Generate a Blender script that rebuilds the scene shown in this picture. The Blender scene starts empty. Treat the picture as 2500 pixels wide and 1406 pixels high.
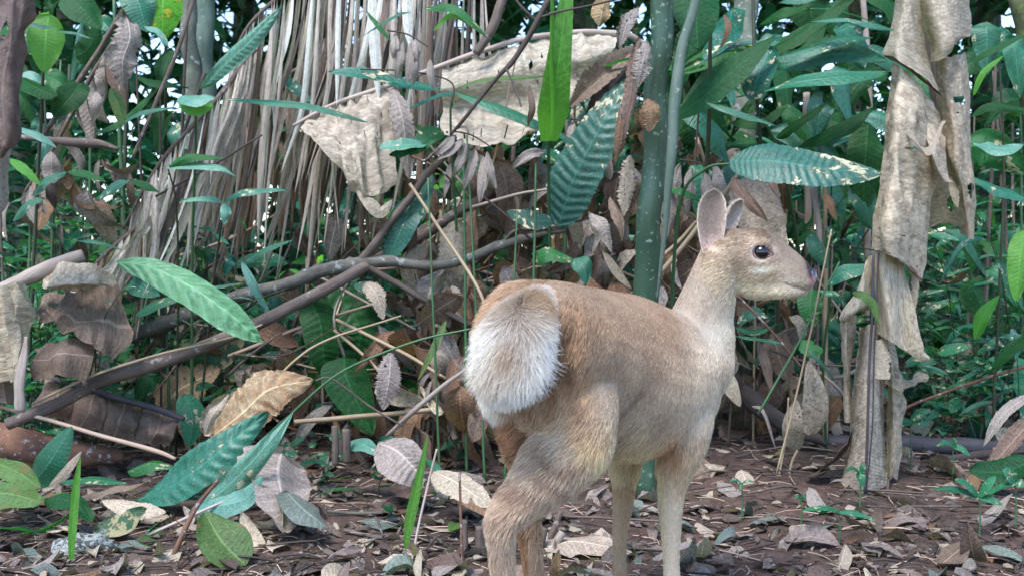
import bpy, math, random
import numpy as np
from mathutils import Vector, Matrix, noise
R = math.radians
random.seed(7); rng = np.random.default_rng(7)
S = bpy.context.scene
COL = S.collection

# ---------------------------------------------------------------- camera, sky, sun, exposure
FPX = 2600.0                      # focal length in photograph pixels (2500 wide)
HC = 0.60                         # camera height
PITCH = math.atan(103 / FPX)      # camera looks slightly down
cam_d = bpy.data.cameras.new('camera'); cam = bpy.data.objects.new('camera', cam_d); COL.objects.link(cam)
cam_d.sensor_width = 36.0; cam_d.lens = 36.0 * FPX / 2500.0
cam_d.clip_start = 0.05; cam_d.clip_end = 400
cam.location = (0, 0, HC); cam.rotation_euler = (R(90) - PITCH, 0, 0)
cam_d.dof.use_dof = True; cam_d.dof.focus_distance = 2.0; cam_d.dof.aperture_fstop = 9.0
S.camera = cam
W = bpy.data.worlds.new('World'); S.world = W; W.use_nodes = True
wn = W.node_tree.nodes; wl = W.node_tree.links
for n in list(wn): wn.remove(n)
SUN_EL, SUN_ROT = 60, 208         # behind and left of the camera, high, filtered
sky = wn.new('ShaderNodeTexSky'); sky.sky_type = 'NISHITA'; sky.sun_disc = False
sky.sun_elevation = R(SUN_EL); sky.sun_rotation = R(SUN_ROT); sky.air_density = 1.0; sky.dust_density = .4; sky.ozone_density = 4.0
bgn = wn.new('ShaderNodeBackground'); bgn.inputs[1].default_value = 0.15
wo = wn.new('ShaderNodeOutputWorld'); wl.new(sky.outputs[0], bgn.inputs[0]); wl.new(bgn.outputs[0], wo.inputs[0])
sun_d = bpy.data.lights.new('sun', 'SUN'); sun_d.energy = 2.0; sun_d.angle = R(22); sun_d.color = (1.0, 0.99, 0.98)
sun = bpy.data.objects.new('sun', sun_d); COL.objects.link(sun)
sdir = Vector((math.sin(R(SUN_ROT)) * math.cos(R(SUN_EL)), math.cos(R(SUN_ROT)) * math.cos(R(SUN_EL)), math.sin(R(SUN_EL))))
sun.rotation_euler = sdir.to_track_quat('Z', 'Y').to_euler()
S.view_settings.view_transform = 'Standard'; S.view_settings.look = 'None'
S.view_settings.gamma = 1.0; S.view_settings.use_curve_mapping = False
S.view_settings.exposure = 1.72
S.cycles.max_bounces = 6; S.cycles.diffuse_bounces = 3; S.cycles.glossy_bounces = 2; S.cycles.transmission_bounces = 3
S.cycles.transparent_max_bounces = 6; S.cycles.sample_clamp_indirect = 4.0
try:
    S.cycles.use_denoising = True
except Exception: pass

# ---------------------------------------------------------------- mapping a direction + depth to a place in the world
FW = Vector((0, math.cos(PITCH), -math.sin(PITCH))); UPV = Vector((0, math.sin(PITCH), math.cos(PITCH))); CP = Vector((0, 0, HC))
def P(x, y, d): return CP + (FW + Vector((1, 0, 0)) * ((x - 1250) / FPX) - UPV * ((y - 703) / FPX)) * d
def gz(x, y):
    """ground height"""
    h = 0.018 * noise.noise(Vector((x * 1.7, y * 1.7, 3.1))) + 0.008 * noise.noise(Vector((x * 6, y * 6, 7.7)))
    return h + 0.05 * max(0, math.exp(-((x - 0.72) ** 2 + (y - 3.0) ** 2) / 0.25))
def G(x, d, dz=0.0):
    """point on the ground in picture column x at depth d"""
    X = (x - 1250) / FPX * d
    return Vector((X, d, gz(X, d) + dz))

# ---------------------------------------------------------------- tagging and linking
def tag(o, label=None, cat=None, group=None, kind=None):
    if label: o['label'] = label
    if cat: o['category'] = cat
    if group: o['group'] = group
    if kind: o['kind'] = kind
    return o
def empty(name, loc, label=None, cat=None, group=None):
    o = bpy.data.objects.new(name, None); o.empty_display_size = 0.05; COL.objects.link(o); o.location = loc
    return tag(o, label, cat, group)
def mk(name, V, F, mat, uv=None, parent=None, origin=None, smooth=True, col=None):
    """one mesh object out of world-space vertices; uv per vertex"""
    V = np.asarray(V, dtype=float)
    if origin is None: origin = Vector(V[0]) if parent is None else (parent.location.copy() if parent.parent is None else parent.location + parent.parent.location)
    V = V - np.array(origin)
    me = bpy.data.meshes.new(name); me.from_pydata(V.tolist(), [], F)
    if uv is not None:
        li = np.empty(len(me.loops), dtype=np.int32); me.loops.foreach_get('vertex_index', li)
        ul = me.uv_layers.new(name='UVMap'); ul.data.foreach_set('uv', np.asarray(uv, dtype=np.float32)[li].ravel())
    if col is not None:
        ca = me.color_attributes.new('Col', 'FLOAT_COLOR', 'POINT'); ca.data.foreach_set('color', np.asarray(col, dtype=np.float32).ravel())
    if smooth: me.polygons.foreach_set('use_smooth', [True] * len(me.polygons))
    if mat: me.materials.append(mat)
    me.update()
    o = bpy.data.objects.new(name, me); COL.objects.link(o)
    if parent is None: o.location = origin
    else: o.parent = parent
    return o

# ---------------------------------------------------------------- curves
def crom(pts, n):
    """Catmull-Rom through rows of numbers, n samples"""
    p = np.asarray(pts, dtype=float); m = len(p)
    if m == 2: return p[0] + (p[1] - p[0]) * np.linspace(0, 1, n)[:, None]
    q = np.vstack([2 * p[0] - p[1], p, 2 * p[-1] - p[-2]])
    t = np.linspace(0, m - 1, n); i = np.minimum(t.astype(int), m - 2); f = (t - i)[:, None]
    a, b, c, d = q[i], q[i + 1], q[i + 2], q[i + 3]
    return 0.5 * (2 * b + (c - a) * f + (2 * a - 5 * b + 4 * c - d) * f ** 2 + (3 * b - a - 3 * c + d) * f ** 3)
def grid_faces(nu, nv, off=0, wrap=False, keep=None):
    F = []
    for i in range(nu - 1):
        for j in range(nv if wrap else nv - 1):
            if keep is not None and not keep[i, j]: continue
            k = (j + 1) % nv
            F.append((off + i * nv + j, off + i * nv + k, off + (i + 1) * nv + k, off + (i + 1) * nv + j))
    return F
def norm(a): return a / (np.linalg.norm(a, axis=-1, keepdims=True) + 1e-12)
def nz(v, s, seed=0.0): return noise.noise(Vector((v[0] * s + seed, v[1] * s - seed * .7, v[2] * s + seed * 1.3)))

def tube_vf(C, r, sides=8, rough=0.0, fs=30, cap=True, seed=0.0, flat=1.0):
    """tube along world points C with radii r"""
    C = np.asarray(C); n = len(C); r = np.asarray(r)
    T = norm(np.gradient(C, axis=0)); ref = np.array((0, -1., 0.02)) if abs(T[0][1]) < .9 else np.array((0, 0, 1.))
    V = []; uv = []; L = np.concatenate([[0], np.cumsum(np.linalg.norm(np.diff(C, axis=0), axis=1))])
    for i in range(n):
        a = norm(np.cross(T[i], ref)); b = norm(np.cross(a, T[i]))
        for k in range(sides):
            th = 2 * math.pi * k / sides; dv = a * math.cos(th) + b * math.sin(th) * flat
            rr = r[i]
            if rough: rr *= 1 + rough * nz(C[i] + dv * r[i], fs, seed)
            V.append(C[i] + dv * rr); uv.append((L[i], k / sides))
    F = grid_faces(n, sides, 0, True)
    if cap: F += [tuple(range(sides))[::-1], tuple((n - 1) * sides + k for k in range(sides))]
    return np.array(V), F, np.array(uv)
def tube(name, pts, mat, parent=None, n=None, sides=8, rough=0.12, fs=30, flat=1.0, knots=0, **kw):
    """pts rows: (x, y, depth, apparent width in photo px)"""
    p = np.asarray(pts, dtype=float); n = n or max(8, 6 * len(p))
    q = crom(p, n); C = np.array([P(a[0], a[1], a[2]) for a in q]); r = np.maximum(q[:, 3], .4) * q[:, 2] / FPX / 2
    sd = random.random() * 50
    if rough > 0:
        for i in range(n):
            k = sd + i * .0
            C[i] += np.array([noise.noise(Vector((C[i][0] * 9 + sd, C[i][1] * 9, C[i][2] * 9 + j * 9))) for j in range(3)]) * r[i] * .5
    for _ in range(knots):
        i = random.randint(2, n - 3); r[i] *= 1.25
    V, F, uv = tube_vf(C, r, sides, rough, fs, True, sd, flat)
    o = mk(name, V, F, mat, uv, parent, origin=None if parent else Vector(C[0]))
    return tag(o, **kw) if kw else o

PROF = {
    'lance': lambda t: np.clip(t, 0, 1) ** .7 * np.clip(1 - t, 0, 1) ** .85 * 1.75,
    'ovate': lambda t: np.clip(np.sin(np.pi * np.clip(t, 0, 1) ** .75), 0, 1) ** .62,
    'strap': lambda t: np.minimum(1, np.clip(t, 0, 1) ** .5 * 1.7) * np.minimum(1, np.clip(1 - t, 0, 1) ** .7 * 2.1),
    'blade': lambda t: np.minimum(1, .45 + np.clip(t, 0, 1) * 2) * np.clip(1 - t, 0, 1) ** .45,
    'rect': lambda t: np.ones_like(t) * (1 - .12 * np.cos(t * 9) ** 2),
    'heart': lambda t: np.clip(np.sin(np.pi * np.clip(t, 0, 1) ** .5), 0, 1) ** .55,
}
def leaf_vf(M, w, s, nrm_side=None, prof='lance', fold=.15, wave=.0, nv=9, rag=0.0, holes=0.0, rib=0.0, nrib=14, seed=0., asym=1.0):
    """M: midrib world points; w: half width (m) per point; s: side vector per point"""
    n = len(M); t = np.linspace(0, 1, n); T = norm(np.gradient(M, axis=0)); N = norm(np.cross(s, T))
    pr = PROF[prof](t) * w; v = np.linspace(-1, 1, nv); V = np.zeros((n, nv, 3)); UV = np.zeros((n, nv, 2))
    for j, vv in enumerate(v):
        ww = pr.copy()
        if vv > 0: ww = ww * asym
        if rag and abs(vv) > .7:
            ww = ww * (1 + rag * np.array([noise.noise(Vector((i * .9 + seed, vv * 3, seed))) + .6 * noise.noise(Vector((i * 2.3 + seed, vv * 3, 5))) for i in range(n)]))
        lift = fold * abs(vv) * ww
        if wave: lift = lift + wave * w * abs(vv) ** 1.5 * np.array([noise.noise(Vector((tt * 3.3 + seed, vv * 1.2 + seed, seed * .3))) for tt in t]) * 1.6
        if rib: lift = lift + rib * w * np.sin((t * nrib - abs(vv) * 1.2) * 2 * math.pi) * min(1, abs(vv) * 3) * (1 - abs(vv) ** 2 * .75)
        V[:, j] = M + s * (vv * ww)[:, None] + N * lift[:, None]
        UV[:, j, 0] = t; UV[:, j, 1] = .5 + vv / 2
    keep = None
    if holes:
        keep = np.ones((n - 1, nv - 1), bool)
        for i in range(n - 1):
            for j in range(nv - 1):
                if noise.noise(Vector((i * .2 + seed, j * .28 - seed, seed))) + .3 * noise.noise(Vector((i * .7, j * .9, seed))) > .66 - holes: keep[i, j] = False
    return V.reshape(-1, 3), grid_faces(n, nv, 0, False, keep), UV.reshape(-1, 2)
def leaf(pts, w, mat, name='leaf', parent=None, prof='lance', roll=35, fold=.15, wave=.12, n=None, nv=9, rag=0, holes=0, rib=0, nrib=14, asym=1.0, stalk=0, stalkmat=None, **kw):
    """pts (x,y,depth) from base to tip in photo columns; w = apparent full width px at roll 0"""
    p = np.asarray(pts, dtype=float)
    if n is None: n = 26 if not (rag or rib or holes) else 48
    if holes: n, nv = max(n, 90), 23
    q = crom(p[:, :3], n); M = np.array([P(*a) for a in q]); T = norm(np.gradient(M, axis=0))
    view = norm(M - np.array(CP)); s0 = norm(np.cross(T, view))
    up = np.array((0.25, 0, 1.0)); sg = np.sign((s0 @ up).mean()) or 1; s0 = s0 * sg
    # width direction, turned about the midrib so that the upper edge lies farther away
    rl = R(roll) if np.isscalar(roll) else np.radians(np.interp(np.linspace(0, 1, n), np.linspace(0, 1, len(roll)), roll))[:, None]
    vp = norm(view - T * (view * T).sum(1)[:, None]); s = norm(s0 * np.cos(rl) + vp * np.sin(rl))
    hw = w / 2 / FPX * q[:, 2]
    V, F, uv = leaf_vf(M, hw, s, None, prof, fold, wave, nv, rag, holes, rib, nrib, random.random() * 40, asym)
    o = mk(name, V, F, mat, uv, parent, origin=None if parent else Vector(M[0]))
    return tag(o, **kw) if kw else o
def sheet(rows, mat, name='leaf_blade', parent=None, nu=40, nv=30, disp=.012, ds=9., rag=.0, holes=0., uvdir=0, crease=0, slit=0, **kw):
    """surface through a grid of (x,y,depth)"""
    if holes or slit: nu, nv = int(nu * 1.7), int(nv * 1.7)
    A = np.array(rows, dtype=float); U = np.array([crom(r, nv) for r in A]); Gd = np.stack([crom(U[:, j], nu) for j in range(nv)], 1)
    V = np.array([[P(*Gd[i, j]) for j in range(nv)] for i in range(nu)]); sd = random.random() * 50
    du = np.gradient(V, axis=0); dv = np.gradient(V, axis=1); N = norm(np.cross(du, dv)); out = V.copy(); UV = np.zeros((nu, nv, 2))
    for i in range(nu):
        for j in range(nv):
            c = V[i, j]; c2 = (c[0] * 2.6 + c[2] * .35, c[1], c[2] * .45 - c[0] * .2); h = .8 * nz(c, ds * .7, sd) + .75 * (.35 - abs(nz(c2, ds, sd + 9)) * 2) + .18 * nz(c2, ds * 3, sd + 4)
            if crease: h += crease * math.sin((i if uvdir else j) * .9 + 2 * nz(c, 4, sd))
            out[i, j] = c + N[i, j] * h * disp
            if rag:
                e = 0
                if i in (0, nu - 1): out[i, j] += du[i, j] * rag * nz(c, 40, sd) * 3
                if j in (0, nv - 1): out[i, j] += dv[i, j] * rag * nz(c, 40, sd) * 3
            UV[i, j] = (j / (nv - 1), i / (nu - 1)) if uvdir else (i / (nu - 1), j / (nv - 1))
    keep = None
    if holes:
        keep = np.array([[nz(V[i, j], 11, sd + 3) + .35 * nz(V[i, j], 45, sd) < .62 - holes for j in range(nv - 1)] for i in range(nu - 1)])
    if slit:
        k2 = np.array([[not (noise.noise(Vector((i * (.55 if slit > 0 else .06) + sd, j * (.06 if slit > 0 else .55), sd))) > .68 - abs(slit)) for j in range(nv - 1)] for i in range(nu - 1)]); keep = k2 if keep is None else keep & k2
    o = mk(name, out.reshape(-1, 3), grid_faces(nu, nv, 0, False, keep), mat, UV.reshape(-1, 2), parent, origin=None if parent else Vector(out[0, 0]))
    return tag(o, **kw) if kw else o

# ---------------------------------------------------------------- materials
def hexc(r, g, b): return (r, g, b, 1)
class NB:
    def __init__(s, name):
        s.m = bpy.data.materials.new(name); s.m.use_nodes = True; s.t = s.m.node_tree; s.n = s.t.nodes; s.l = s.t.links
        for x in list(s.n): s.n.remove(x)
        s.out = s.n.new('ShaderNodeOutputMaterial')
    def node(s, ty, **kw):
        x = s.n.new(ty)
        for k, v in kw.items():
            if k.startswith('i_'):
                key = k[2:]; key = int(key) if key.isdigit() else key.replace('_', ' '); s.put(x.inputs[key], v)
            else: setattr(x, k, v)
        return x
    def put(s, sock, v):
        if hasattr(v, 'is_output') or isinstance(v, bpy.types.NodeSocket): s.l.new(v, sock)
        else: sock.default_value = v
    def math(s, op, a, b=0.0, c=0.0, clamp=False):
        x = s.n.new('ShaderNodeMath'); x.operation = op; x.use_clamp = clamp
        s.put(x.inputs[0], a); s.put(x.inputs[1], b); s.put(x.inputs[2], c); return x.outputs[0]
    def mix(s, f, a, b, blend='MIX'):
        x = s.n.new('ShaderNodeMix'); x.data_type = 'RGBA'; x.blend_type = blend
        s.put(x.inputs[0], f); s.put(x.inputs[6], a); s.put(x.inputs[7], b); return x.outputs[2]
    def ramp(s, f, lo, hi):
        x = s.n.new('ShaderNodeMapRange'); x.interpolation_type = 'SMOOTHSTEP'; s.put(x.inputs[0], f); x.inputs[1].default_value = lo; x.inputs[2].default_value = hi; return x.outputs[0]
    def noise(s, vec, scale, detail=3, rough=.55, w=None, dist=0.0):
        x = s.n.new('ShaderNodeTexNoise'); x.noise_dimensions = '4D' if w is not None else '3D'
        s.put(x.inputs['Vector'], vec); x.inputs['Scale'].default_value = scale; x.inputs['Detail'].default_value = detail; x.inputs['Roughness'].default_value = rough; x.inputs['Distortion'].default_value = dist
        if w is not None: s.put(x.inputs['W'], w)
        return x.outputs[0]
def leaf_mat(name, top, back, trans=.35, rough=.42, spec=.5, nv=16, vein=.25, dmg=None, dmg_amt=.0, spots=.0, spot=(.55, .5, .3), bump=.5, var=.25, striate=0.0, dark=None, dark_amt=0.0, slant=1.1, coat=0.0, tcol=None, ribs=.16, grime=.9, tip=.5):
    b = NB(name); tc = b.node('ShaderNodeTexCoord'); sx = b.node('ShaderNodeSeparateXYZ', i_0=tc.outputs['UV']); oi = b.node('ShaderNodeObjectInfo')
    at = b.node('ShaderNodeAttribute', attribute_name='Col'); atr = b.node('ShaderNodeSeparateColor', i_0=at.outputs['Color'])
    rnd = b.math('FRACT', b.math('ADD', oi.outputs['Random'], atr.outputs[0]))
    u, v = sx.outputs[0], sx.outputs[1]; av = b.math('ABSOLUTE', b.math('SUBTRACT', b.math('MULTIPLY', v, 2), 1))
    w = b.math('MULTIPLY', rnd, 37.0)
    cm = b.node('ShaderNodeCombineXYZ'); b.put(cm.inputs[0], b.math('MULTIPLY', u, 4)); b.put(cm.inputs[1], b.math('MULTIPLY', v, 1.4)); vec = cm.outputs[0]
    n1 = b.noise(vec, 2.2, 4, .6, w); n2 = b.noise(vec, 14, 5, .68, w); n5 = b.noise(vec, 5, 5, .7, b.math('ADD', w, 7))
    ph = b.math('ADD', b.math('SUBTRACT', b.math('MULTIPLY', u, nv), b.math('MULTIPLY', av, slant)), b.math('MULTIPLY', n1, 1.6))
    tri = b.math('ABSOLUTE', b.math('SUBTRACT', b.math('FRACT', ph), .5))            # 0..0.5
    vn = b.ramp(tri, .12, 0.0); mid = b.ramp(av, .07, .02) if tip else 0.0
    col = b.mix(b.math('MULTIPLY', b.ramp(n1, .3, .7), .7), top, tuple(c * (1 - var) for c in top[:3]) + (1,))
    hs = b.node('ShaderNodeHueSaturation'); b.put(hs.inputs['Hue'], b.math('ADD', .5, b.math('MULTIPLY', b.math('SUBTRACT', rnd, .5), .045)))
    b.put(hs.inputs['Value'], b.math('ADD', 1 - var * .8, b.math('MULTIPLY', b.math('FRACT', b.math('MULTIPLY', rnd, 7.3)), var * 1.9))); b.put(hs.inputs['Color'], col); col = hs.outputs[0]
    if striate:
        cs = b.node('ShaderNodeCombineXYZ'); b.put(cs.inputs[0], b.math('SUBTRACT', b.math('MULTIPLY', u, 60 * striate), b.math('MULTIPLY', av, slant * 4))); b.put(cs.inputs[1], b.math('MULTIPLY', v, 2.5))
        st = b.noise(cs.outputs[0], .9, 5, .75, w, .4); col = b.mix(b.math('MULTIPLY', b.ramp(st, .4, .72), .75), col, tuple(c * .5 for c in top[:3]) + (1,))
    col = b.mix(b.math('MULTIPLY', b.ramp(n5, .46, .64), grime), col, tuple(c * .38 for c in top[:3]) + (1,)); col = b.mix(b.math('MULTIPLY', b.ramp(n2, .50, .62), grime * .6), col, tuple(min(1, c * 1.7 + .006) for c in top[:3]) + (1,))
    col = b.mix(b.math('MULTIPLY', vn, vein), col, tuple(min(1, c * 1.9 + .006) for c in top[:3]) + (1,))
    if dark: col = b.mix(b.math('MULTIPLY', b.ramp(b.noise(vec, 4.2, 6, .68, b.math('ADD', w, 5)), .59 - dark_amt * .2, .71 - dark_amt * .2), .62), col, dark)
    col = b.mix(b.math('MULTIPLY', mid, .55), col, tuple(min(1, c * 2.1 + .01) for c in top[:3]) + (1,))
    if spots:
        vo = b.node('ShaderNodeTexVoronoi'); b.put(vo.inputs['Vector'], vec); vo.inputs['Scale'].default_value = 16
        sp = b.math('MULTIPLY', b.ramp(vo.outputs['Distance'], .16, .08), b.ramp(n2, .56 - spots * .2, .62 - spots * .2)); col = b.mix(sp, col, spot + (1,))
    if dmg:
        dn = b.math('ADD', b.noise(vec, 2.6, 6, .62, b.math('ADD', w, 11)), b.math('MULTIPLY', b.math('SUBTRACT', b.noise(vec, .75, 1, .5, b.math('ADD', w, 23)), .5), .75)); ds = b.ramp(dn, .69 - dmg_amt * .36, .705 - dmg_amt * .36)
        edge = b.math('SUBTRACT', b.ramp(dn, .65 - dmg_amt * .36, .69 - dmg_amt * .36), ds)
        dcol = b.mix(b.ramp(n2, .35, .7), dmg, tuple(c * .55 for c in dmg[:3]) + (1,))
        col = b.mix(ds, b.mix(b.math('MULTIPLY', edge, .8), col, (.09, .045, .015, 1)), dcol)
    if tip:
        te = b.math('MULTIPLY', b.ramp(b.math('ADD', b.math('MAXIMUM', u, av), b.math('MULTIPLY', b.math('SUBTRACT', n5, .5), .35)), .97, 1.03), b.ramp(b.math('FRACT', b.math('MULTIPLY', rnd, 3.7)), 1 - tip, 1.1 - tip)); col = b.mix(b.math('MULTIPLY', te, .9), col, (.20, .12, .06, 1))
    geo = b.node('ShaderNodeNewGeometry'); colb = b.mix(geo.outputs['Backfacing'], col, b.mix(.22, col, back))
    h = b.math('ADD', b.math('MULTIPLY', b.math('SINE', b.math('MULTIPLY', ph, 6.283)), ribs), b.math('MULTIPLY', mid, -.5)); h = b.math('ADD', h, b.math('MULTIPLY', n2, 1.3)); h = b.math('ADD', h, b.math('MULTIPLY', n5, 1.2))
    if striate: h = b.math('ADD', h, b.math('MULTIPLY', st, .6))
    bp = b.node('ShaderNodeBump'); bp.inputs['Strength'].default_value = bump; bp.inputs['Distance'].default_value = .0025; b.put(bp.inputs['Height'], h)
    pb = b.node('ShaderNodeBsdfPrincipled'); b.put(pb.inputs['Base Color'], colb); b.put(pb.inputs['Roughness'], b.math('ADD', rough, b.math('MULTIPLY', n2, .15))); pb.inputs['Specular IOR Level'].default_value = spec
    b.put(pb.inputs['Normal'], bp.outputs[0])
    if coat: pb.inputs['Coat Weight'].default_value = coat; pb.inputs['Coat Roughness'].default_value = .25
    tr = b.node('ShaderNodeBsdfTranslucent'); b.put(tr.inputs['Color'], b.mix(.6, colb, tcol) if tcol else b.mix(1.0, colb, (1.6, 1.9, .9, 1), 'MULTIPLY')); 
    ms = b.node('ShaderNodeMixShader'); ms.inputs[0].default_value = trans; b.l.new(pb.outputs[0], ms.inputs[1]); b.l.new(tr.outputs[0], ms.inputs[2]); b.l.new(ms.outputs[0], b.out.inputs[0])
    return b.m
def wood_mat(name, c1, c2, lichen=None, lich=.0, ls=45, stretch=(1, 14), scale=30, rough=.85, bump=.7, spec=.25, rings=0.0, thr=(.35, .68)):
    b = NB(name); tc = b.node('ShaderNodeTexCoord'); sx = b.node('ShaderNodeSeparateXYZ', i_0=tc.outputs['UV']); oi = b.node('ShaderNodeObjectInfo')
    u, v = sx.outputs[0], sx.outputs[1]; w = b.math('MULTIPLY', oi.outputs['Random'], 31)
    # wrap the tube's section on a circle so that no seam shows
    an = b.math('MULTIPLY', v, 2 * math.pi); cm = b.node('ShaderNodeCombineXYZ')
    b.put(cm.inputs[0], b.math('MULTIPLY', b.math('COSINE', an), .12 * stretch[0])); b.put(cm.inputs[1], b.math('MULTIPLY', b.math('SINE', an), .12 * stretch[0])); b.put(cm.inputs[2], b.math('MULTIPLY', u, 14.0 / stretch[1])); vec = cm.outputs[0]
    n1 = b.noise(vec, scale * .35, 5, .65, w); n2 = b.noise(vec, scale, 5, .7, b.math('ADD', w, 3)); n3 = b.noise(tc.outputs['Object'], 18, 4, .6, w)
    col = b.mix(b.ramp(b.math('ADD', b.math('MULTIPLY', n1, .6), b.math('MULTIPLY', n3, .4)), *thr), c1, c2)
    col = b.mix(b.math('MULTIPLY', b.ramp(n2, .5, .75), .5), col, tuple(c * .45 for c in c1[:3]) + (1,))
    if lichen: col = b.mix(b.math('MULTIPLY', b.ramp(b.noise(tc.outputs['Object'], ls, 5, .62, w), .62 - lich * .2, .66 - lich * .2), .85), col, lichen)
    h = b.math('ADD', n2, b.math('MULTIPLY', n1, .6))
    if rings:
        rg = b.ramp(b.math('ABSOLUTE', b.math('SUBTRACT', b.math('FRACT', b.math('MULTIPLY', u, rings)), .5)), .03, 0); col = b.mix(b.math('MULTIPLY', rg, .6), col, tuple(c * 1.8 for c in c1[:3]) + (1,)); h = b.math('ADD', h, rg)
    bp = b.node('ShaderNodeBump'); bp.inputs['Strength'].default_value = bump; bp.inputs['Distance'].default_value = .003; b.put(bp.inputs['Height'], h)
    pb = b.node('ShaderNodeBsdfPrincipled'); b.put(pb.inputs['Base Color'], col); pb.inputs['Roughness'].default_value = rough; pb.inputs['Specular IOR Level'].default_value = spec; b.put(pb.inputs['Normal'], bp.outputs[0])
    b.l.new(pb.outputs[0], b.out.inputs[0]); return b.m
M = {}
CREAM = (.62, .55, .36, 1)
M['teal'] = leaf_mat('leaf_glossy_blue_green', (.012, .10, .062, 1), (.04, .18, .08, 1), .2, .28, .45, 18, .24, CREAM, .02, .7, coat=.1)
M['tealdmg'] = leaf_mat('leaf_blue_green_spotted', (.013, .080, .058, 1), (.05, .16, .08, 1), .18, .3, .45, 22, .2, CREAM, .30, .9, bump=.6, coat=.1)
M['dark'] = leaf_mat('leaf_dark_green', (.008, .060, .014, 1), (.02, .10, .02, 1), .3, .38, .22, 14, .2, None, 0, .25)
M['mid'] = leaf_mat('leaf_mid_green', (.018, .115, .028, 1), (.04, .17, .05, 1), .35, .35, .35, 14, .12, CREAM, .06, .2)
M['small'] = leaf_mat('leaf_small_blue_green', (.018, .14, .068, 1), (.05, .20, .09, 1), .3, .32, .42, 9, .1, CREAM, .12, .4, var=.45, coat=.15)
M['bright'] = leaf_mat('leaf_backlit_green', (.075, .27, .035, 1), (.11, .32, .06, 1), .5, .4, .45, 18, .2, None, 0, .1, tcol=(.28, .8, .06, 1))
M['mint'] = leaf_mat('leaf_pale_underside', (.08, .215, .155, 1), (.09, .23, .16, 1), .22, .36, .6, 16, .34, CREAM, .06, .4, bump=.4, var=.12)
M['lime'] = leaf_mat('leaf_pale_corrugated', (.10, .25, .12, 1), (.13, .30, .18, 1), .3, .34, .6, 12, .5, None, 0, .1, var=.15, tcol=(.3, .75, .12, 1))
M['yellow'] = leaf_mat('leaf_yellowing', (.08, .30, .02, 1), (.1, .35, .03, 1), .5, .45, .4, 14, .3, (.62, .5, .03, 1), .25, .4, (.16, .05, .01))
M['olive'] = leaf_mat('leaf_olive', (.07, .13, .03, 1), (.1, .16, .04, 1), .25, .45, .4, 14, .2, (.2, .12, .05, 1), .08, .3)
M['dyinggreen'] = leaf_mat('leaf_dying_half_green', (.022, .085, .05, 1), (.06, .15, .05, 1), .15, .45, .4, 14, .12, (.45, .36, .2, 1), .5, .4, bump=1.0)
TANB = (.14, .09, .055, 1)
M['tan'] = leaf_mat('leaf_dead_tan', (.50, .41, .305, 1), (.33, .25, .18, 1), .15, .72, .3, 60, .0, None, 0, 0, bump=.9, var=.28, striate=1, dark=(.16, .10, .065, 1), dark_amt=.5, slant=1.2, ribs=0, tip=0)
M['tanrib'] = leaf_mat('leaf_dead_ribbed', (.49, .41, .31, 1), (.3, .22, .15, 1), .12, .75, .25, 46, .0, None, 0, 0, bump=.45, var=.2, striate=1.1, dark=TANB, dark_amt=.35, slant=3, ribs=.22, tip=0)
M['paper'] = leaf_mat('leaf_dead_papery', (.49, .415, .33, 1), (.42, .34, .26, 1), .25, .68, .3, 40, .0, None, 0, 0, bump=.9, var=.2, striate=.7, dark=(.19, .13, .09, 1), dark_amt=.5, slant=.3, ribs=0, tip=0)
M['brown'] = leaf_mat('leaf_dead_brown', (.20, .135, .10, 1), (.23, .16, .12, 1), .12, .7, .3, 16, .2, None, 0, 0, bump=.8, var=.5, striate=.5, dark=(.07, .04, .03, 1), dark_amt=.35, ribs=.08)
M['grey'] = leaf_mat('leaf_dead_grey', (.30, .25, .22, 1), (.28, .22, .18, 1), .12, .7, .3, 14, .25, None, 0, 0, bump=.8, var=.35, striate=.5, dark=(.12, .09, .07, 1), dark_amt=.2)
M['rust'] = leaf_mat('leaf_dead_rust', (.21, .12, .07, 1), (.24, .15, .09, 1), .2, .65, .3, 14, .25, None, 0, 0, bump=.8, var=.35, dark=(.1, .04, .02, 1), dark_amt=.2)
M['creamleaf'] = leaf_mat('leaf_cream_dying', (.46, .35, .20, 1), (.36, .27, .16, 1), .2, .6, .35, 11, .3, (.26, .11, .045, 1), .15, .3, bump=1, var=.25, dark=(.30, .13, .05, 1), dark_amt=.8, striate=.3, slant=1.2)
M['strip'] = leaf_mat('frond_dry', (.46, .39, .33, 1), (.34, .28, .245, 1), .18, .7, .3, 3, .0, None, 0, 0, bump=.5, var=.5, striate=.15, dark=(.10, .075, .07, 1), dark_amt=.45, ribs=0)
M['stripwhite'] = leaf_mat('frond_backlit_white', (.66, .62, .58, 1), (.66, .62, .57, 1), .3, .7, .25, 3, .05, None, 0, 0, bump=.4, var=.2)  # near-white colour imitates overexposed backlight and highlights on dry strips
M['litter'] = leaf_mat('leaf_litter', (.22, .17, .145, 1), (.27, .2, .16, 1), .1, .6, .4, 10, .25, None, 0, 0, bump=.8, var=.75, dark=(.06, .04, .03, 1), dark_amt=.45)
M['litterdark'] = leaf_mat('leaf_litter_rotten', (.10, .065, .05, 1), (.11, .075, .06, 1), .05, .55, .4, 10, .25, None, 0, 0, bump=.8, var=.5)
M['litterpale'] = leaf_mat('leaf_litter_pale', (.42, .34, .25, 1), (.4, .32, .24, 1), .12, .65, .35, 10, .25, None, 0, 0, bump=.8, var=.3, dark=(.16, .1, .07, 1), dark_amt=.2)
M['litterblue'] = leaf_mat('leaf_litter_grey_green', (.13, .16, .13, 1), (.15, .17, .14, 1), .1, .45, .5, 10, .25, None, 0, 0, bump=.8, var=.4)
M['bark'] = wood_mat('bark_grey_brown', (.155, .115, .095, 1), (.065, .048, .04, 1), (.25, .22, .2, 1), .1)
M['barkpale'] = wood_mat('bark_pale', (.34, .28, .24, 1), (.20, .15, .12, 1))
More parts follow.
